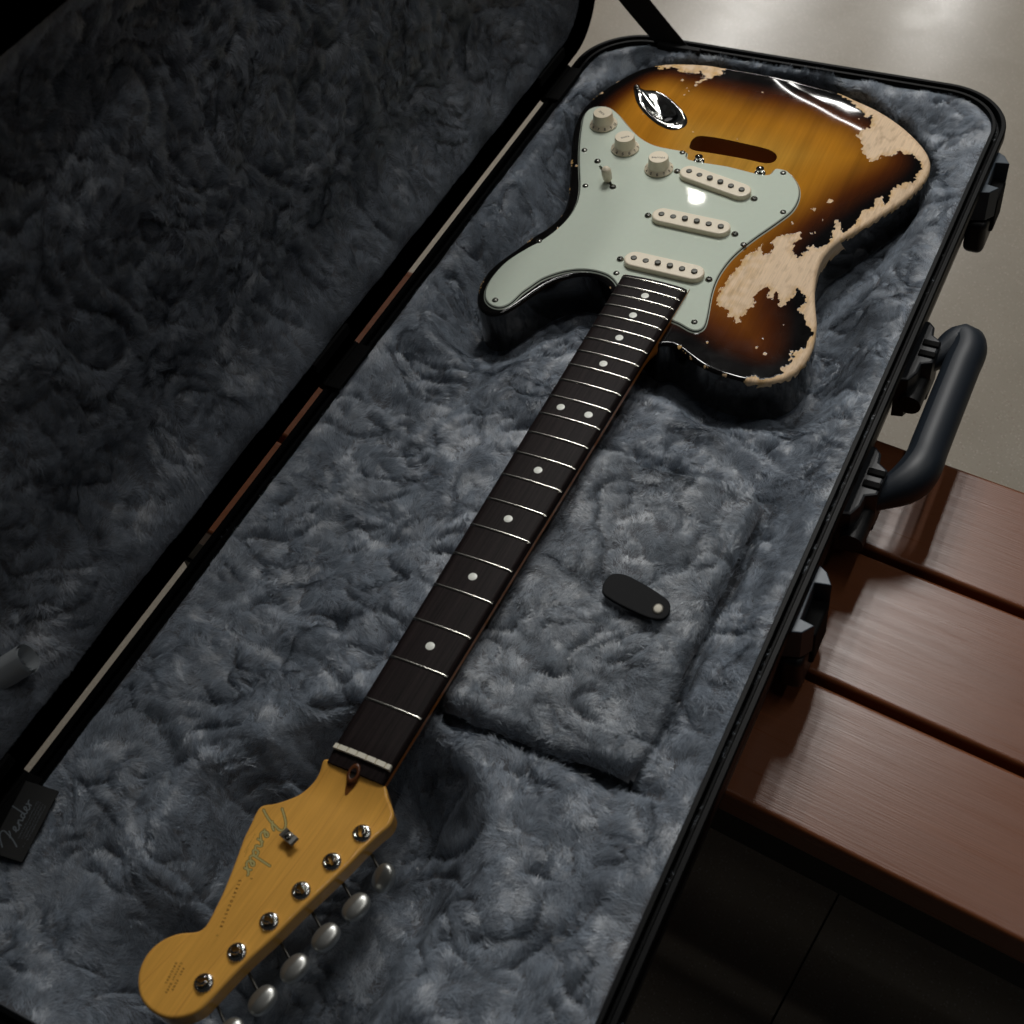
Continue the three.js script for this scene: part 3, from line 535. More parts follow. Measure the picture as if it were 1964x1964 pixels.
// body finish, laid out flat: the side is folded out round the top
const U0 = -0.215, UW = 0.43, W0 = -0.85, WH = 0.51;
const bodyUV = (x, z) => [(x - U0) / UW, (z - W0) / WH];
const wornBass = insideField(WORN_BASS.map((p) => [p[0] / 1000, p[1] / 1000]), 0.02, 0.001), wornTail = insideField(WORN_TAIL.map((p) => [p[0] / 1000, p[1] / 1000]), 0.02, 0.001);
const chips = [[-0.156, -0.711, 0.0045], [-0.165, -0.675, 0.003], [-0.1385, -0.604, 0.0025], [-0.142, -0.428, 0.004], [-0.137, -0.407, 0.004], [-0.131, -0.6, 0.002], [0.044, -0.413, 0.0022], [0.07, -0.4, 0.0022], [0.088, -0.397, 0.0024], [0.056, -0.405, 0.0018], [0.097, -0.62, 0.004], [0.088, -0.606, 0.0022], [0.062, -0.425, 0.0012], [0.1, -0.432, 0.0013], [0.108, -0.428, 0.0015], [0.111, -0.463, 0.0018], [0.123, -0.456, 0.0016], [0.081, -0.476, 0.003], [-0.09, -0.752, 0.002], [-0.074, -0.748, 0.003]];
const flecks = []; { const r = rand(77); for (let i = 0; i < 60; i++) { const x = lerp(-0.13, 0.15, r()), z = lerp(-0.77, -0.4, r()), d = bodyIn(x, z); if (d > 0.004 && (d < 0.05 || r() < 0.35)) flecks.push([x, z, 0.0003 + 0.0006 * r() * r(), r() * 3.14]); } }
function worn(x, z, d) {   // how far inside bare wood, in metres
  const j = 0.0013 * n2(x * 105, z * 80) + 0.0012 * n2b(x * 270, z * 150) + 0.0005 * n2(x * 640, z * 330);
  const skin = d + (x > 0.09 && z > -0.575 && z < -0.46 ? 0.013 : 0.0032) + 0.0025 * n2b(x * 130, z * 130);
  let k = Math.min(wornBass(x, z) + j, skin);
  k = Math.max(k, Math.min(wornTail(x, z) + j * 1.3 - 0.002 + 0.003 * n2b(x * 60, z * 200), d + 0.003));
  for (const [cx, cz, r] of chips) { const q = r * 0.6 + j * 0.7 - Math.hypot(x - cx, z - cz); if (q > k) k = q; }
  for (const [cx, cz, r, a] of flecks) { const dx = x - cx, dz = z - cz; if (dx * dx + dz * dz < 9e-6) { const q = r - Math.hypot((dx * Math.cos(a) + dz * Math.sin(a)) * 0.4, dz * Math.cos(a) - dx * Math.sin(a)); if (q > k) k = q; } }
  const edge = 0.42 - Math.abs(d - 0.0012) * 260 - 0.25 + n2(x * 210, z * 210) * 0.55 + n2b(x * 40, z * 40) * 0.55; if (edge > 0.62 && (edge - 0.62) * 0.002 > k) k = (edge - 0.62) * 0.002;
  // an island of finish left inside the bare patch
  const isle = 0.0062 - Math.hypot((x - 0.0685) * 1.2, (z + 0.546) * 0.75) + j; if (isle > 0) k = Math.min(k, -isle);
  return k;
}
const TW = 1440, TH = 1708, finish = new Float32Array(TW * TH);
const bodyMap = paint(TW, TH, (u, v) => {
  const x = U0 + u * UW, z = W0 + v * WH, d = bodyIn(x, z), k = worn(x, z, d); finish[Math.min(TH - 1, Math.floor(v * TH)) * TW + Math.min(TW - 1, Math.floor(u * TW))] = k;
  const grain = n2(x * 620, z * 9) * 0.5 + n2b(x * 1500, z * 22) * 0.3, figure = fbm(x * 26, z * 5, 3), pore = n2(x * 1100, z * 60);
  if (k > 0) {
    const rim = ss(0.006, 0.0, k) * (0.35 + 0.65 * clamp(n2b(x * 60, z * 60) + 0.4)), left = ss(0.085, 0.05, x) * clamp(0.5 + n2(x * 70, z * 70)), dirt = clamp(fbm(x * 110, z * 38, 4, n2b) * 1.4 - 0.05) * 0.6;
    let c = [0.79, 0.58, 0.375]; c = mix3(c, [0.62, 0.37, 0.12], clamp(0.75 * rim + 0.6 * left)); c = mix3(c, [0.3, 0.18, 0.085], dirt * 0.75);
    const g = 1 + 0.13 * grain + 0.1 * figure - 0.14 * ss(0.5, 0.9, pore); const line = ss(0.93, 0.985, ridge(x * 55 + z * 3, z * 6 - x * 4, n2b)) * 0.12 * ss(0.1, 0.13, x + 0.4 * (-0.63 - z));
    return [c[0] * (g - line), c[1] * (g - line * 1.2), c[2] * (g - line * 1.3)];
  }
  // two tone sunburst: amber in the middle, brown, then black at the edge
  const w = 1.5 + 0.22 * n2b(x * 7, z * 7) - 0.6 * ss(-0.05, -0.12, x) * ss(-0.6, -0.68, z), b = d / w;
  const xb = x + 0.004 * n2(z * 5, x * 9), band = n2(xb * 55, z * 1.3) * 0.5 + n2b(xb * 160, z * 2.4) * 0.35, g = 1 + 0.1 * grain + 0.16 * figure + 0.18 * band;
  let c = mix3([0.46 * g, 0.19 * g, 0.016 * g], [0.52 * g, 0.265 * g, 0.038 * g], ss(0.07, 0.12, d));
  c = mix3(c, [0.26 * g, 0.075 * g, 0.01 * g], 0.8 * ss(-0.62, -0.45, z));
  c = mix3([0.1 * g, 0.024 * g, 0.005], c, ss(0.019, 0.05, b)); c = mix3([0.0045, 0.004, 0.0042], c, ss(0.0085, 0.029, b));
  return c;
});
const bodySurf = paint(TW, TH, (u, v) => {   // red: relief, green: roughness
  const x = U0 + u * UW, z = W0 + v * WH, k = finish[Math.min(TH - 1, Math.floor(v * TH)) * TW + Math.min(TW - 1, Math.floor(u * TW))], bare = ss(-0.0002, 0.0003, k);
  const scratch = ss(0.965, 0.99, ridge(x * 30 + z * 60, z * 24 - x * 35, n2)) * 0.25;
  return [lerp(0.8, 0.45 + 0.12 * n2(x * 900, z * 14), bare), lerp(0.055 + 0.03 * clamp(fbm(x * 30, z * 30, 3) + 0.3) + 0.12 * scratch, 0.62, bare), 0];
}, false);
const bodyMat = std({ map: bodyMap, roughnessMap: bodySurf, roughness: 1, bumpMap: bodySurf, bumpScale: 0.0005 });
part(guitar, 'body', board({ loop: bodyLoop, inside: bodyIn, radius: 0.0034, top: bodyTop, bottom: -0.0545, holes: [cavityLoop, jackHole, slotRout], cell: 0.004, uv: bodyUV }), bodyMat);

part(guitar, 'bridge_cavity', join([sweep(cavityLoop, [[0, BODY_TOP - 0.0008], [0, -0.048]]), geom(cavityLoop.flatMap((p) => [p[0], -0.0478, p[1]]), THREE.ShapeUtils.triangulateShape(cavityLoop.map((p) => new THREE.Vector2(...p)), []).flat())]), std({ color: new THREE.Color(0.27, 0.105, 0.026), roughness: 0.4 }));
// screws: a domed head with a cross cut into it
function screwHead(r, h) {
  const dome = new THREE.LatheGeometry([[0, h], [r * 0.45, h * 0.93], [r * 0.8, h * 0.6], [r, 0.0], [r * 0.98, -h * 0.7], [0, -h * 0.7]].map((p) => new THREE.Vector2(...p)), 22);
  const ev = new Evaluator(); ev.attributes = ['position', 'normal']; let b = new Brush(dome);
  for (const [w, d] of [[r * 1.25, r * 0.34], [r * 0.34, r * 1.25]]) { const k = new Brush(new THREE.BoxGeometry(w, h * 1.6, d).translate(0, h * 0.75, 0)); k.updateMatrixWorld(); b.updateMatrixWorld(); b = ev.evaluate(b, k, SUBTRACTION); }
  return b.geometry;
}
const smallScrew = screwHead(0.0027, 0.0013), heightScrew = screwHead(0.0031, 0.0019), dustySteel = std({ color: 0x8f8d88, metalness: 1, roughness: 0.26 });
function screw(parent, g, x, y, z, turn) { const s = part(parent, 'screw', g, dustySteel, V(x, y, z)); s.rotation.y = turn; return s; }

function withHole(l, h) { const s = new THREE.Shape(l.map((p) => new THREE.Vector2(p[0], -p[1]))); s.holes.push(new THREE.Path(h.map((p) => new THREE.Vector2(p[0], -p[1])))); return s; }
{ // pickguard of three plies, mint over black over mint
  const guardLoop = loopOf(GUARD, 0.003, 1), N = outward(guardLoop), inset = guardLoop.map((p, i) => [p[0] - N[i][0] * 0.0021, p[1] - N[i][1] * 0.0021]);
  const mintMap = paint(512, 512, (u, v) => { const k = 1 + 0.025 * fbm(u * 7, v * 7, 4) + 0.012 * n2(u * 160, v * 160); return [0.655 * k, 0.73 * k, 0.625 * k]; });
  const mint = std({ map: mintMap, roughness: 0.03 }), g = new THREE.ShapeGeometry(withHole(inset, slotCut)).rotateX(-Math.PI / 2).translate(0, GUARD_TOP, 0);
  const guard = part(guitar, 'pickguard', g, mint);
  part(guard, 'switch_slot', sweep(slotCut, [[0, GUARD_TOP], [0, BODY_TOP]]), mint);
  part(guitar, 'control_cavity', join([sweep(slotRout, [[0, BODY_TOP - 0.0004], [0, -0.045]]), geom(slotRout.flatMap((p) => [p[0], -0.045, p[1]]), THREE.ShapeUtils.triangulateShape(slotRout.map((p) => new THREE.Vector2(...p)), []).flat())]), std({ color: new THREE.Color(0.5, 0.34, 0.18), roughness: 0.7 }));
  part(guard, 'top_ply_edge', sweep(inset, [[0, GUARD_TOP], [0.0007, GUARD_TOP - 0.0008]]), mint);
  part(guard, 'black_ply', sweep(inset, [[0.0007, GUARD_TOP - 0.0008], [0.0014, GUARD_TOP - 0.0015]]), std({ color: 0x060606, roughness: 0.3 }));
  part(guard, 'bottom_ply', sweep(inset, [[0.0014, GUARD_TOP - 0.0015], [0.0021, BODY_TOP]]), mint);
  for (const [x, z] of [[-132, -620], [-109.4, -572.6], [-45.9, -643.2], [48.2, -642.2], [65.8, -591.5], [49.1, -541.5], [-115.9, -491.1], [-117.6, -411.4], [-36.5, -474.4], [45.4, -441]]) screw(guard, smallScrew, x / 1000, GUARD_TOP + 0.0002, z / 1000, rnd() * 3);
  for (const [x, z] of [[-113.7, -608.3], [-85.4, -578.5]]) screw(guard, heightScrew, x / 1000, GUARD_TOP + 0.0002, z / 1000, rnd() * 3);
  const tip = part(guard, 'switch_tip', new THREE.LatheGeometry([[0, 0.0165], [0.0028, 0.0158], [0.0042, 0.0135], [0.0046, 0.0095], [0.004, 0.0035], [0.0034, 0.002], [0, 0.002]].map((p) => new THREE.Vector2(...p)), 20), cream, V(-0.0925, GUARD_TOP, -0.5845)); tip.rotation.set(0.12, 0, 0.05);
  part(tip, 'lever', box(0.0016, 0.008, 0.005, 0.0004), dark, V(0, 0, 0));
}
function pickup(cx, cz, turn, name) {
  const o = new THREE.Group(); o.name = 'pickup'; o.position.set(cx, 0, cz); o.rotation.y = turn; guitar.add(o);
  part(o, 'pickup_cover', plate(stadium(0.0698, 0.0182), 0.0062, 0.0013, 3), cream, V(0, -0.0032, 0));
  const heights = [0.0006, 0.0004, 0.0017, 0.0016, 0.0009, 0.0011];
  for (let i = 0; i < 6; i++) part(o, 'pole_piece', new THREE.LatheGeometry([[0, 0.0003], [0.0021, 0.0003], [0.0026, 0], [0.0026, -0.004]].map((p) => new THREE.Vector2(...p)), 18), std({ color: 0x4e4e4a, metalness: 0.9, roughness: 0.5 }), V(-0.0267 + i * 0.01068, -0.0032 + heights[i], 0));
  for (const s of [-1, 1]) screw(o, heightScrew, s * 0.0392, GUARD_TOP + 0.0004, 0, rnd() * 3);
}
pickup(-0.0012, -0.4915, 0); pickup(-0.0014, -0.5515, 0); pickup(-0.0016, -0.6084, 0); guitar.children[guitar.children.length - 1].rotation.y = -0.2;

// control knobs
function knob(x, z, first, word, labelText) {
  const o = new THREE.Group(); o.name = 'control_knob'; o.position.set(x, GUARD_TOP, z); o.rotation.y = -first * Math.PI / 6; o.userData.label = labelText; guitar.add(o);
  const c = document.createElement('canvas'); c.width = 1536; c.height = 96; const g = c.getContext('2d'); g.fillStyle = '#ecdfc4'; g.fillRect(0, 0, 1536, 96); g.fillStyle = '#1c140e'; g.font = 'bold 76px sans-serif'; g.textAlign = 'center'; g.textBaseline = 'middle';
  for (let k = 1; k <= 10; k++) g.fillText(String(k), (k * 1536) / 12, 56);
  const t = new THREE.CanvasTexture(c); t.colorSpace = THREE.SRGBColorSpace; t.wrapS = THREE.RepeatWrapping;
  part(o, 'skirt', new THREE.LatheGeometry([[0.0128, 0.0016], [0.0098, 0.0046]].map((p) => new THREE.Vector2(...p)), 48), std({ map: t, roughness: 0.4 }));
  part(o, 'skirt_edge', new THREE.LatheGeometry([[0, 0.0004], [0.0124, 0.0004], [0.0129, 0.0008], [0.0128, 0.0016]].map((p) => new THREE.Vector2(...p)), 48), cream);
  const prof = [[0.0098, 0.0046], [0.0095, 0.0054], [0.0088, 0.0128], [0.0084, 0.0133]], cap = new THREE.LatheGeometry(prof.map((p) => new THREE.Vector2(...p)), 96), p = cap.attributes.position;
  for (let i = 0; i < p.count; i++) { const a = Math.atan2(p.getX(i), p.getZ(i)), r = Math.hypot(p.getX(i), p.getZ(i)), y = p.getY(i), q = y > 0.0056 && y < 0.0131 ? 1 - 0.018 * (0.5 + 0.5 * Math.cos(a * 32)) : 1; p.setXYZ(i, Math.sin(a) * r * q, y, Math.cos(a) * r * q); }
  cap.computeVertexNormals(); part(o, 'knob_side', cap, cream);
  const d = document.createElement('canvas'); d.width = d.height = 256; const h = d.getContext('2d'); h.fillStyle = '#ecdfc4'; h.fillRect(0, 0, 256, 256); h.fillStyle = '#2a2018'; h.font = 'bold 46px sans-serif'; h.textAlign = 'center'; h.textBaseline = 'middle'; h.fillText(word, 128, 112);
  const td = new THREE.CanvasTexture(d); td.colorSpace = THREE.SRGBColorSpace;
  part(o, 'knob_top', new THREE.CircleGeometry(0.0084, 48).rotateX(-Math.PI / 2).translate(0, 0.0133, 0), std({ map: td, roughness: 0.36 }));
}
knob(-0.1311, -0.661, 7, 'TONE', 'cream tone knob nearest the tail edge');
knob(-0.0972, -0.6331, 4.6, 'TONE', 'cream tone knob in the middle of the row');
knob(-0.0567, -0.6144, 5.5, 'VOLUME', 'cream volume knob beside the bridge pickup');

{ // dished jack plate
  const l = jackLoop, cx = -0.094, cz = -0.7015, dx = -0.088, dz = -0.697, R = 12, pos = [], idx = [];
  for (let r = 0; r <= R; r++) { const t = r / R; l.forEach((p) => {
    const k = 1 - t, x = lerp(lerp(cx, dx, k), p[0], t), z = lerp(lerp(cz, dz, k), p[1], t);
    const y = t > 0.9 ? lerp(0.0012, -0.0002, ss(0.93, 1, t)) : 0.0012 - 0.0062 * (1 - ss(0.0, 0.86, t)); pos.push(x, BODY_TOP + 0.0006 + y, z); }); }
  const n = l.length; for (let r = 0; r < R; r++) for (let i = 0; i < n; i++) { const j = (i + 1) % n, a = r * n + i, b = r * n + j, c = a + n, d = b + n; idx.push(a, c, b, b, c, d); }
  const plateMesh = part(guitar, 'jack_plate', geom(pos, idx), chrome);
  part(plateMesh, 'jack_socket', new THREE.CylinderGeometry(0.0046, 0.0046, 0.004, 24), socket, V(-0.0775, BODY_TOP - 0.0028, -0.6885));
  screw(plateMesh, heightScrew, -0.1262, BODY_TOP + 0.0014, -0.7272, 0.4); screw(plateMesh, heightScrew, -0.0672, BODY_TOP + 0.0014, -0.6828, 1.2);
}
for (const x of [-0.0284, 0.0284]) { // bridge posts
  const o = new THREE.Group(); o.name = 'bridge_post'; o.position.set(x, BODY_TOP, -0.6385); guitar.add(o);
  part(o, 'bushing', new THREE.LatheGeometry([[0.0026, 0.0003], [0.003, 0.0011], [0.0046, 0.001], [0.0052, 0.0004], [0.0052, -0.002]].map((p) => new THREE.Vector2(...p)), 24), chrome);
  part(o, 'stud', new THREE.LatheGeometry([[0, 0.0066], [0.0012, 0.0066], [0.0016, 0.0058], [0.0034, 0.0056], [0.0036, 0.005], [0.0034, 0.0042], [0.0022, 0.0034], [0.0024, 0.0]].map((p) => new THREE.Vector2(...p)), 24), chrome);
}

// ---- neck
const fretAt = (n) => 0.6477 * (1 - Math.pow(2, -n / 12)), halfWidth = (z) => (0.0419 + (0.056 - 0.0419) * (-z / 0.47)) / 2, CROWN = 0.241, BOARD = -0.001;
const rosewood = new THREE.MeshPhysicalMaterial({ specularIntensity: 0.15, map: paint(512, 1024, (u, v) => { const x = u * 0.06, z = v * 0.5, k = 1 + 0.35 * n2(x * 420, z * 7) + 0.3 * n2b(x * 1100, z * 26) + 0.3 * fbm(x * 120, z * 4, 2), p = ss(0.6, 0.85, n2(x * 1700, z * 90)); return [0.0125 * k * (1 - 0.5 * p), 0.0085 * k * (1 - 0.5 * p), 0.0085 * k * (1 - 0.5 * p)]; }), roughness: 0.5 });
const mapleUV = (x, z) => [(x + 0.075) / 0.12, 1 - (z + 0.005) / 0.215];
{
  const zs = [], sec = []; for (let i = 0; i <= 40; i++) { const z = lerp(0.0125, -0.4695, i / 40), w = halfWidth(z), s = [[w, -0.0068]]; zs.push(z);
    const end = ss(0.0125, 0.004, z) < 1 ? -0.0022 : 0;
    for (let k = 0; k <= 16; k++) { const x = w * (1 - k / 8); s.push([x * 0.995, BOARD - (x * x) / (2 * CROWN) - (k === 0 || k === 16 ? 0.0008 : 0) + end]); } s.push([-w, -0.0068]); sec.push(s); }
  const g = loft(sec, zs), uv = g.attributes.uv; for (let i = 0; i < uv.count; i++) uv.setXY(i, uv.getX(i) / 0.06, uv.getY(i) / 0.5);
  const fb = part(guitar, 'fingerboard', g, rosewood);
  const fretMat = std({ color: 0xc9c6bd, metalness: 1, roughness: 0.2 });
  for (let n = 1; n <= 22; n++) {
    const z = -fretAt(n), w = halfWidth(z) - 0.0003, A = 22, B = 8, pos = [], idx = [];
    for (let i = 0; i <= A; i++) { const t = i / A * 2 - 1, x = w * t, y = BOARD - (x * x) / (2 * CROWN), e = ss(1, 0.965, Math.abs(t)); for (let j = 0; j <= B; j++) { const a = (j / B) * Math.PI; pos.push(x, y - 0.0001 + 0.00105 * Math.sin(a) * (0.15 + 0.85 * e), z - Math.cos(a) * 0.00115); } }
    for (let i = 0; i < A; i++) for (let j = 0; j < B; j++) { const a = i * (B + 1) + j; idx.push(a, a + 1, a + B + 1, a + 1, a + B + 2, a + B + 1); }
    part(fb, 'fret', geom(pos, idx), fretMat);
  }
  const pearl = std({ color: new THREE.Color(0.8, 0.82, 0.75), roughness: 0.35 }), disc = new THREE.LatheGeometry([[0, 0.0001], [0.0031, 0.0001], [0.0032, -0.0004]].map((p) => new THREE.Vector2(...p)), 28);
  for (const [n, xs] of [[3, [0]], [5, [0]], [7, [0]], [9, [0]], [12, [-0.0115, 0.0115]], [15, [0]], [17, [0]], [19, [0]], [21, [0]]]) for (const x of xs) { const d = part(fb, 'position_dot', disc, pearl, V(x, BOARD + 0.0001 - (x * x) / (2 * CROWN), -(fretAt(n) + fretAt(n - 1)) / 2)); d.rotation.z = -x / CROWN; }
  // nut with six string slots
  const slotX = [-0.0175, -0.0105, -0.0035, 0.0035, 0.0105, 0.0175], prof = []; for (let k = 0; k <= 84; k++) { const x = 0.0208 * (k / 42 - 1), s = slotX.some((q) => Math.abs(q - x) < 0.0003 + 0.00003 * Math.abs(q)); prof.push([x, 0.0009 - (x * x) / (2 * CROWN) - (s ? 0.001 : 0) - (Math.abs(x) > 0.0204 ? 0.0006 : 0)]); }
  const nutPts = [...prof, [0.0208, -0.004], [-0.0208, -0.004]].map((p) => new THREE.Vector2(...p));
  part(guitar, 'nut', new THREE.ExtrudeGeometry(new THREE.Shape(nutPts), { depth: 0.0034, bevelEnabled: false }).translate(0, 0, 0.0004), std({ color: new THREE.Color(0.72, 0.68, 0.56), roughness: 0.42 }));
}
// maple of neck and head; the print on the head is part of its surface
function scriptLogo(g, fill, edge, k) {   // written script, local unit 1 mm, base line along +x
  const strokes = [
    [[-1.5, 6.8], [3.5, 1.2], [6.5, -5.5], [8.6, -9.2], [7.2, -12.2], [1.5, -10.6], [-5.5, -4.2]], [[4.2, -2.2], [7.2, -2.8], [9.2, -5.6]],
    [[10.5, 0.2], [14.6, -1.6], [14.2, -4.2], [11.5, -2.6], [11.6, 1], [14.4, 1.6], [17.2, -0.6]],
    [[17.2, 1.6], [18.2, -3.0], [18.4, -1.0], [20.6, -3.2], [21.6, -1.4], [21.0, 1.4], [23.6, 0.2]],
    [[27.4, -2.6], [25.0, -3.2], [23.8, -0.2], [25.2, 1.6], [27.6, -1.2]], [[31.2, -13.4], [28.6, -4.0], [27.4, 0.8], [29.6, 1.0]],
    [[30.4, 0.2], [34.2, -1.6], [33.8, -4.2], [31.2, -2.6], [31.4, 1], [34.0, 1.6], [36.6, -0.8]],
    [[36.6, -3.4], [37.2, -2.0], [36.6, 1.2]], [[36.9, -0.8], [38.6, -3.2], [40.4, -2.8]]];
  const run = (width, colour) => { g.strokeStyle = colour; g.lineWidth = width; g.lineCap = g.lineJoin = 'round'; for (const s of strokes) { g.beginPath(); g.moveTo(...s[0]); for (let i = 1; i + 1 < s.length; i++) { const m = i + 2 < s.length ? [(s[i][0] + s[i + 1][0]) / 2, (s[i][1] + s[i + 1][1]) / 2] : s[i + 1]; g.quadraticCurveTo(...s[i], ...m); } if (s.length === 2) g.lineTo(...s[1]); g.stroke(); } };
  if (edge) run(1.75 * k, edge); run(1.15 * k, fill);
}
const headCanvas = document.createElement('canvas'); headCanvas.width = 960; headCanvas.height = 1720;
{
  const W = 960, H = 1720, g = headCanvas.getContext('2d'), img = g.createImageData(W, H);
  for (let j = 0; j < H; j++) for (let i = 0; i < W; i++) { const x = -0.075 + (i / W) * 0.12, z = -0.005 + (j / H) * 0.215, grain = n2(x * 420 + z * 30, z * 12), fl = fbm(x * 60 + z * 9, z * 9, 3), fine = n2b(x * 1500, z * 40), line = ss(0.965, 0.992, ridge(x * 26 + z * 4.2, z * 3, n2b)), k = 1 + 0.05 * grain + 0.12 * fl + 0.035 * fine - 0.17 * line, o = (j * W + i) * 4; img.data[o] = srgb(0.77 * k); img.data[o + 1] = srgb(0.395 * k * (1 - 0.05 * line)); img.data[o + 2] = srgb(0.075 * k); img.data[o + 3] = 255; }
  g.putImageData(img, 0, 0);
  const mm = (x, z) => [((x + 75) / 120) * W, ((z + 5) / 215) * H];
  g.save(); g.translate(...mm(-36.2, 55.4)); g.rotate(Math.PI / 2 - 0.13); g.scale(8, 8); scriptLogo(g, '#b8ad72', '#4a4320', 1); g.restore();
  const line = (t, x, z, turn, size, colour, weight = '', gapK = 0.3) => { g.save(); g.translate(...mm(x, z)); g.rotate(turn); g.fillStyle = colour; g.font = weight + size + 'px sans-serif'; [...t].reduce((at, ch) => { g.fillText(ch, at, 0); return at + g.measureText(ch).width + size * gapK; }, 0); g.restore(); };
  line('STRATOCASTER', -31.6, 99.5, Math.PI / 2 - 0.2, 19, '#40290e', 'bold ', 0.5); line('®', -25.4, 95.3, Math.PI / 2, 13, '#3a2810', 'bold '); line('®', -24.6, 133.2, Math.PI / 2, 12, '#4d3414');
  line('WITH SYNCHRONIZED', -39.3, 70.5, Math.PI / 2 - 0.06, 7, '#5d4215'); line('TREMOLO', -37.9, 80.5, Math.PI / 2 - 0.19, 7, '#5d4215');
  for (let k = 0; k < 3; k++) line(['ORIGINAL', 'Contour Body', 'PAT. PEND.'][k], -37.6 + k * 2.9, 157 + k * 0.5 - (k === 1 ? 1.5 : 0), Math.PI / 2 - 0.12, 15, '#2c1e0c', 'bold ');
}
const headTex = new THREE.CanvasTexture(headCanvas); headTex.colorSpace = THREE.SRGBColorSpace;
const headMat = new THREE.MeshPhysicalMaterial({ map: headTex, roughness: 0.24, clearcoat: 0.8, clearcoatRoughness: 0.08 });
const headTop = (x, z) => { const t = clamp((0.036 - z) / 0.024); return -0.0105 + 0.0052 * t * t; };
part(guitar, 'headstock', board({ loop: headLoop, inside: headIn, radius: 0.0022, top: headTop, bottom: -0.0248, cell: 0.003, uv: mapleUV }), headMat);
{
  const zs = [], sec = []; for (let i = 0; i <= 44; i++) { const z = lerp(0.0125, -0.475, i / 44), w = halfWidth(z), heel = ss(-0.385, -0.425, z), dep = lerp(lerp(0.0205, 0.0225, -z / 0.4), 0.0268, heel), s = []; zs.push(z);
    for (let k = 0; k <= 20; k++) { const a = (k / 20) * Math.PI, rx = w * Math.sign(Math.cos(a)) * Math.pow(Math.abs(Math.cos(a)), lerp(0.72, 0.12, heel)), ry = Math.pow(Math.sin(a), lerp(0.8, 0.2, heel)); s.push([-rx, -0.0068 - (dep - 0.0068) * ry]); } sec.push(s); }
  const g = loft(sec, zs, false), uv = g.attributes.uv, p = g.attributes.position; for (let i = 0; i < uv.count; i++) uv.setXY(i, 0.45 + (uv.getX(i)) * 4, 0.02 + (-p.getZ(i)) * 0.6);
  part(guitar, 'neck', g, new THREE.MeshPhysicalMaterial({ map: headTex, color: 0xe8bf98, roughness: 0.34, clearcoat: 0.4, clearcoatRoughness: 0.2 }));
  // walnut plug and truss rod hole behind the nut
  const plug = part(guitar, 'truss_rod_plug', new THREE.LatheGeometry([[0.0021, 0.0006], [0.0028, 0.0011], [0.0037, 0.0009], [0.0042, 0.0], [0.0042, -0.004]].map((q) => new THREE.Vector2(...q)), 26).scale(1, 1, 1.6), std({ color: 0x5a3218, roughness: 0.35 }), V(-0.0005, -0.0042, 0.0132)); plug.rotation.x = 0.3;
  part(plug, 'rod_hole', new THREE.CylinderGeometry(0.0022, 0.0022, 0.003, 20).scale(1, 1, 1.6), std({ color: 0x55504a, metalness: 0.8, roughness: 0.4 }), V(0, -0.0022, 0));
  const inlay = loopOf([[-3.4, 15], [-2.6, 12.5], [2.6, 12.5], [3.4, 15], [3.1, 19], [1.6, 23.5], [0.2, 26.4], [-1.6, 24], [-3, 19.5]], 0.0012), pos = [], idx = THREE.ShapeUtils.triangulateShape(inlay.map((q) => new THREE.Vector2(...q)), []).flat().reverse();
  for (const q of inlay) pos.push(q[0], headTop(...q) + 0.00025, q[1]); part(guitar, 'walnut_inlay', geom(pos, idx), std({ color: 0x6b4018, roughness: 0.32 }));
}
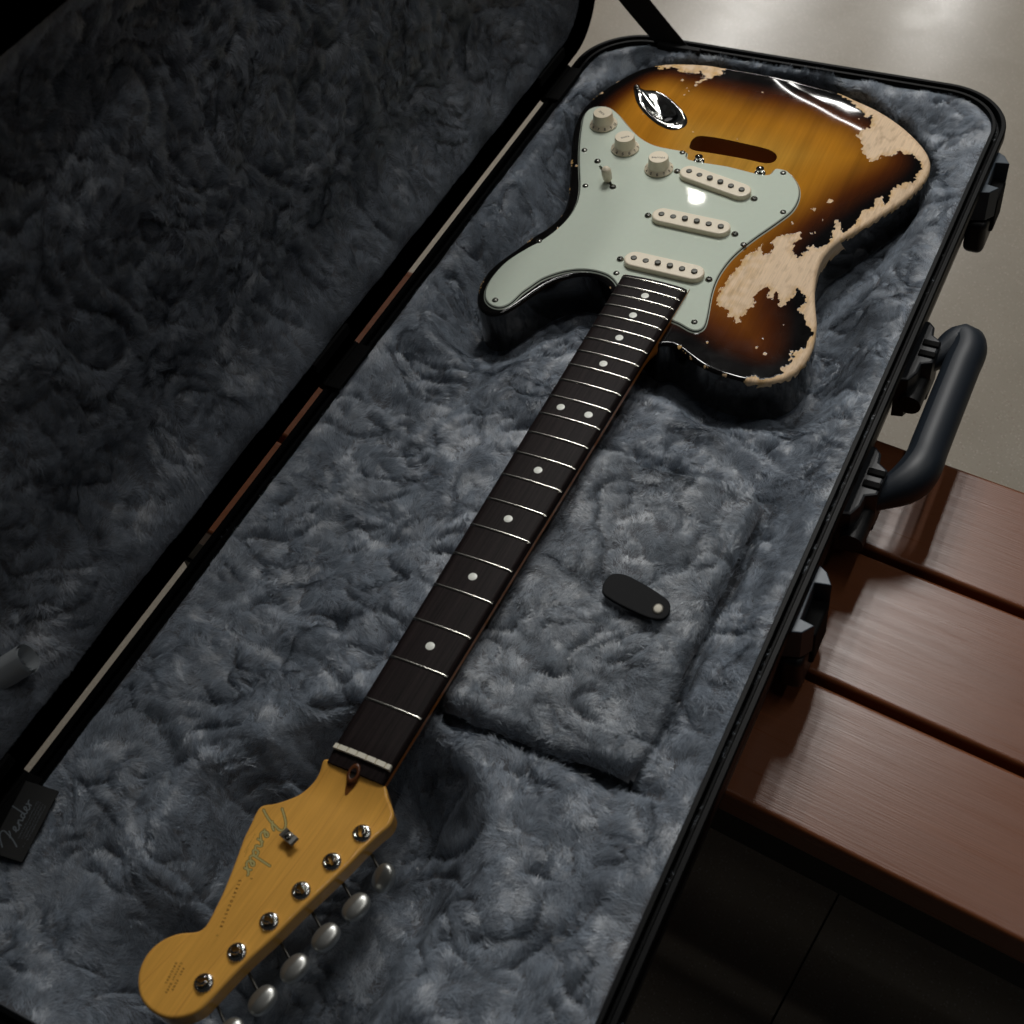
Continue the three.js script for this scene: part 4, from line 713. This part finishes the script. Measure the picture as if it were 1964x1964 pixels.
{ // six pegs along the bass edge of the head
  const worn = std({ color: 0xb9bab6, metalness: 0.9, roughness: 0.36 }), knurl = new THREE.LatheGeometry([[0.0031, 0.0006], [0.0036, 0.0018], [0.005, 0.0017], [0.006, 0.0004], [0.006, -0.001]].map((p) => new THREE.Vector2(...p)), 40);
  { const p = knurl.attributes.position; for (let i = 0; i < p.count; i++) { const a = Math.atan2(p.getX(i), p.getZ(i)), r = Math.hypot(p.getX(i), p.getZ(i)), q = r > 0.0045 ? 1 + 0.05 * Math.sign(Math.sin(a * 20 + 0.3)) : 1; p.setX(i, p.getX(i) * q); p.setZ(i, p.getZ(i) * q); } }
  const ev = new Evaluator(); ev.attributes = ['position', 'normal'];
  const rod0 = new Brush(new THREE.LatheGeometry([[0, 0.0054], [0.0027, 0.0054], [0.0031, 0.005], [0.0031, 0.004], [0.0028, 0.003], [0.0031, 0.0018], [0.0031, -0.002], [0, -0.002]].map((p) => new THREE.Vector2(...p)), 28)), cut = new Brush(new THREE.BoxGeometry(0.0019, 0.006, 0.008).translate(0, 0.005, 0)), bore = new Brush(new THREE.CylinderGeometry(0.0015, 0.0015, 0.012, 16).translate(0, 0.0082, 0));
  for (const q of [rod0, cut, bore]) q.updateMatrixWorld(); const post = ev.evaluate(ev.evaluate(rod0, cut, SUBTRACTION), bore, SUBTRACTION).geometry;
  const butt = new THREE.SphereGeometry(1, 40, 28); { const p = butt.attributes.position, f = (v, k) => Math.sign(v) * Math.pow(Math.abs(v), k); for (let i = 0; i < p.count; i++) { const x = p.getX(i), y = p.getY(i), z = p.getZ(i), rib = 1 + 0.1 * Math.exp(-x * x * 18); p.setXYZ(i, f(x, 0.9) * 0.0071, f(y, 0.72) * 0.0043 * rib, f(z, 0.9) * 0.0095); } butt.computeVertexNormals(); }
  const posts = [[0.0222, 0.0439], [0.0148, 0.0671], [0.0073, 0.0903], [0.0, 0.1142], [-0.0074, 0.1375], [-0.015, 0.1605]], outX = 0.952, outZ = 0.305, grips = [[0.0436, 0.0592], [0.0376, 0.0818], [0.0305, 0.1052], [0.0234, 0.1286], [0.0162, 0.152], [0.009, 0.1755]];
  posts.forEach(([x, z], i) => {
    const o = new THREE.Group(); o.name = 'tuning_peg'; o.position.set(x, -0.0105, z); guitar.add(o);
    part(o, 'ferrule', knurl, chrome); const pm = part(o, 'string_post', post, chrome); pm.rotation.y = 0.5 + i * 0.35;
    const bx = grips[i][0] - x, bz = grips[i][1] - z, drop = -0.0135;
    const b = part(o, 'peg_button', butt, worn, V(bx, drop, bz)); b.rotation.y = -0.31; b.rotateX(i === 0 ? 0.7 : 0.1); b.rotateZ(0.12);
    const len = Math.hypot(bx, bz), rod = new THREE.CylinderGeometry(0.001, 0.001, len, 12).rotateZ(Math.PI / 2).translate(len / 2, 0, 0), r = part(o, 'shaft', rod, std({ color: 0x3a3936, metalness: 0.9, roughness: 0.42 }), V(0, drop, 0)); r.rotation.y = Math.atan2(-bz, bx);
  });
  // bent string tree
  const tree = new THREE.Group(); tree.name = 'string_tree'; tree.position.set(-0.0158, -0.0105, 0.0655); tree.rotation.y = -0.28; guitar.add(tree);
  const arch = []; for (const [y, z] of [[0.0052, -0.0058], [0.0064, -0.005], [0.0067, -0.003], [0.0055, -0.0018], [0.0055, 0.0018], [0.0067, 0.003], [0.0064, 0.005], [0.0052, 0.0058]]) arch.push([z, y]);
  const s = new THREE.Shape([...arch, ...arch.slice().reverse().map((p) => [p[0] * 0.93, p[1] - 0.001])].map((p) => new THREE.Vector2(...p)));
  part(tree, 'clip', new THREE.ExtrudeGeometry(s, { depth: 0.0058, bevelEnabled: true, bevelSize: 0.0002, bevelThickness: 0.0002, bevelSegments: 1 }).translate(0, 0, -0.0029), nickel);
  part(tree, 'spacer', new THREE.CylinderGeometry(0.0022, 0.0022, 0.0046, 18), chrome, V(0, 0.0023, 0)); screw(tree, smallScrew, 0, 0.0058, 0, 0.3);
}
console.log('tufts', tufts);
scene.traverse((o) => { if (o.isMesh) { o.castShadow = true; o.receiveShadow = true; } });
renderer.render(scene, camera);
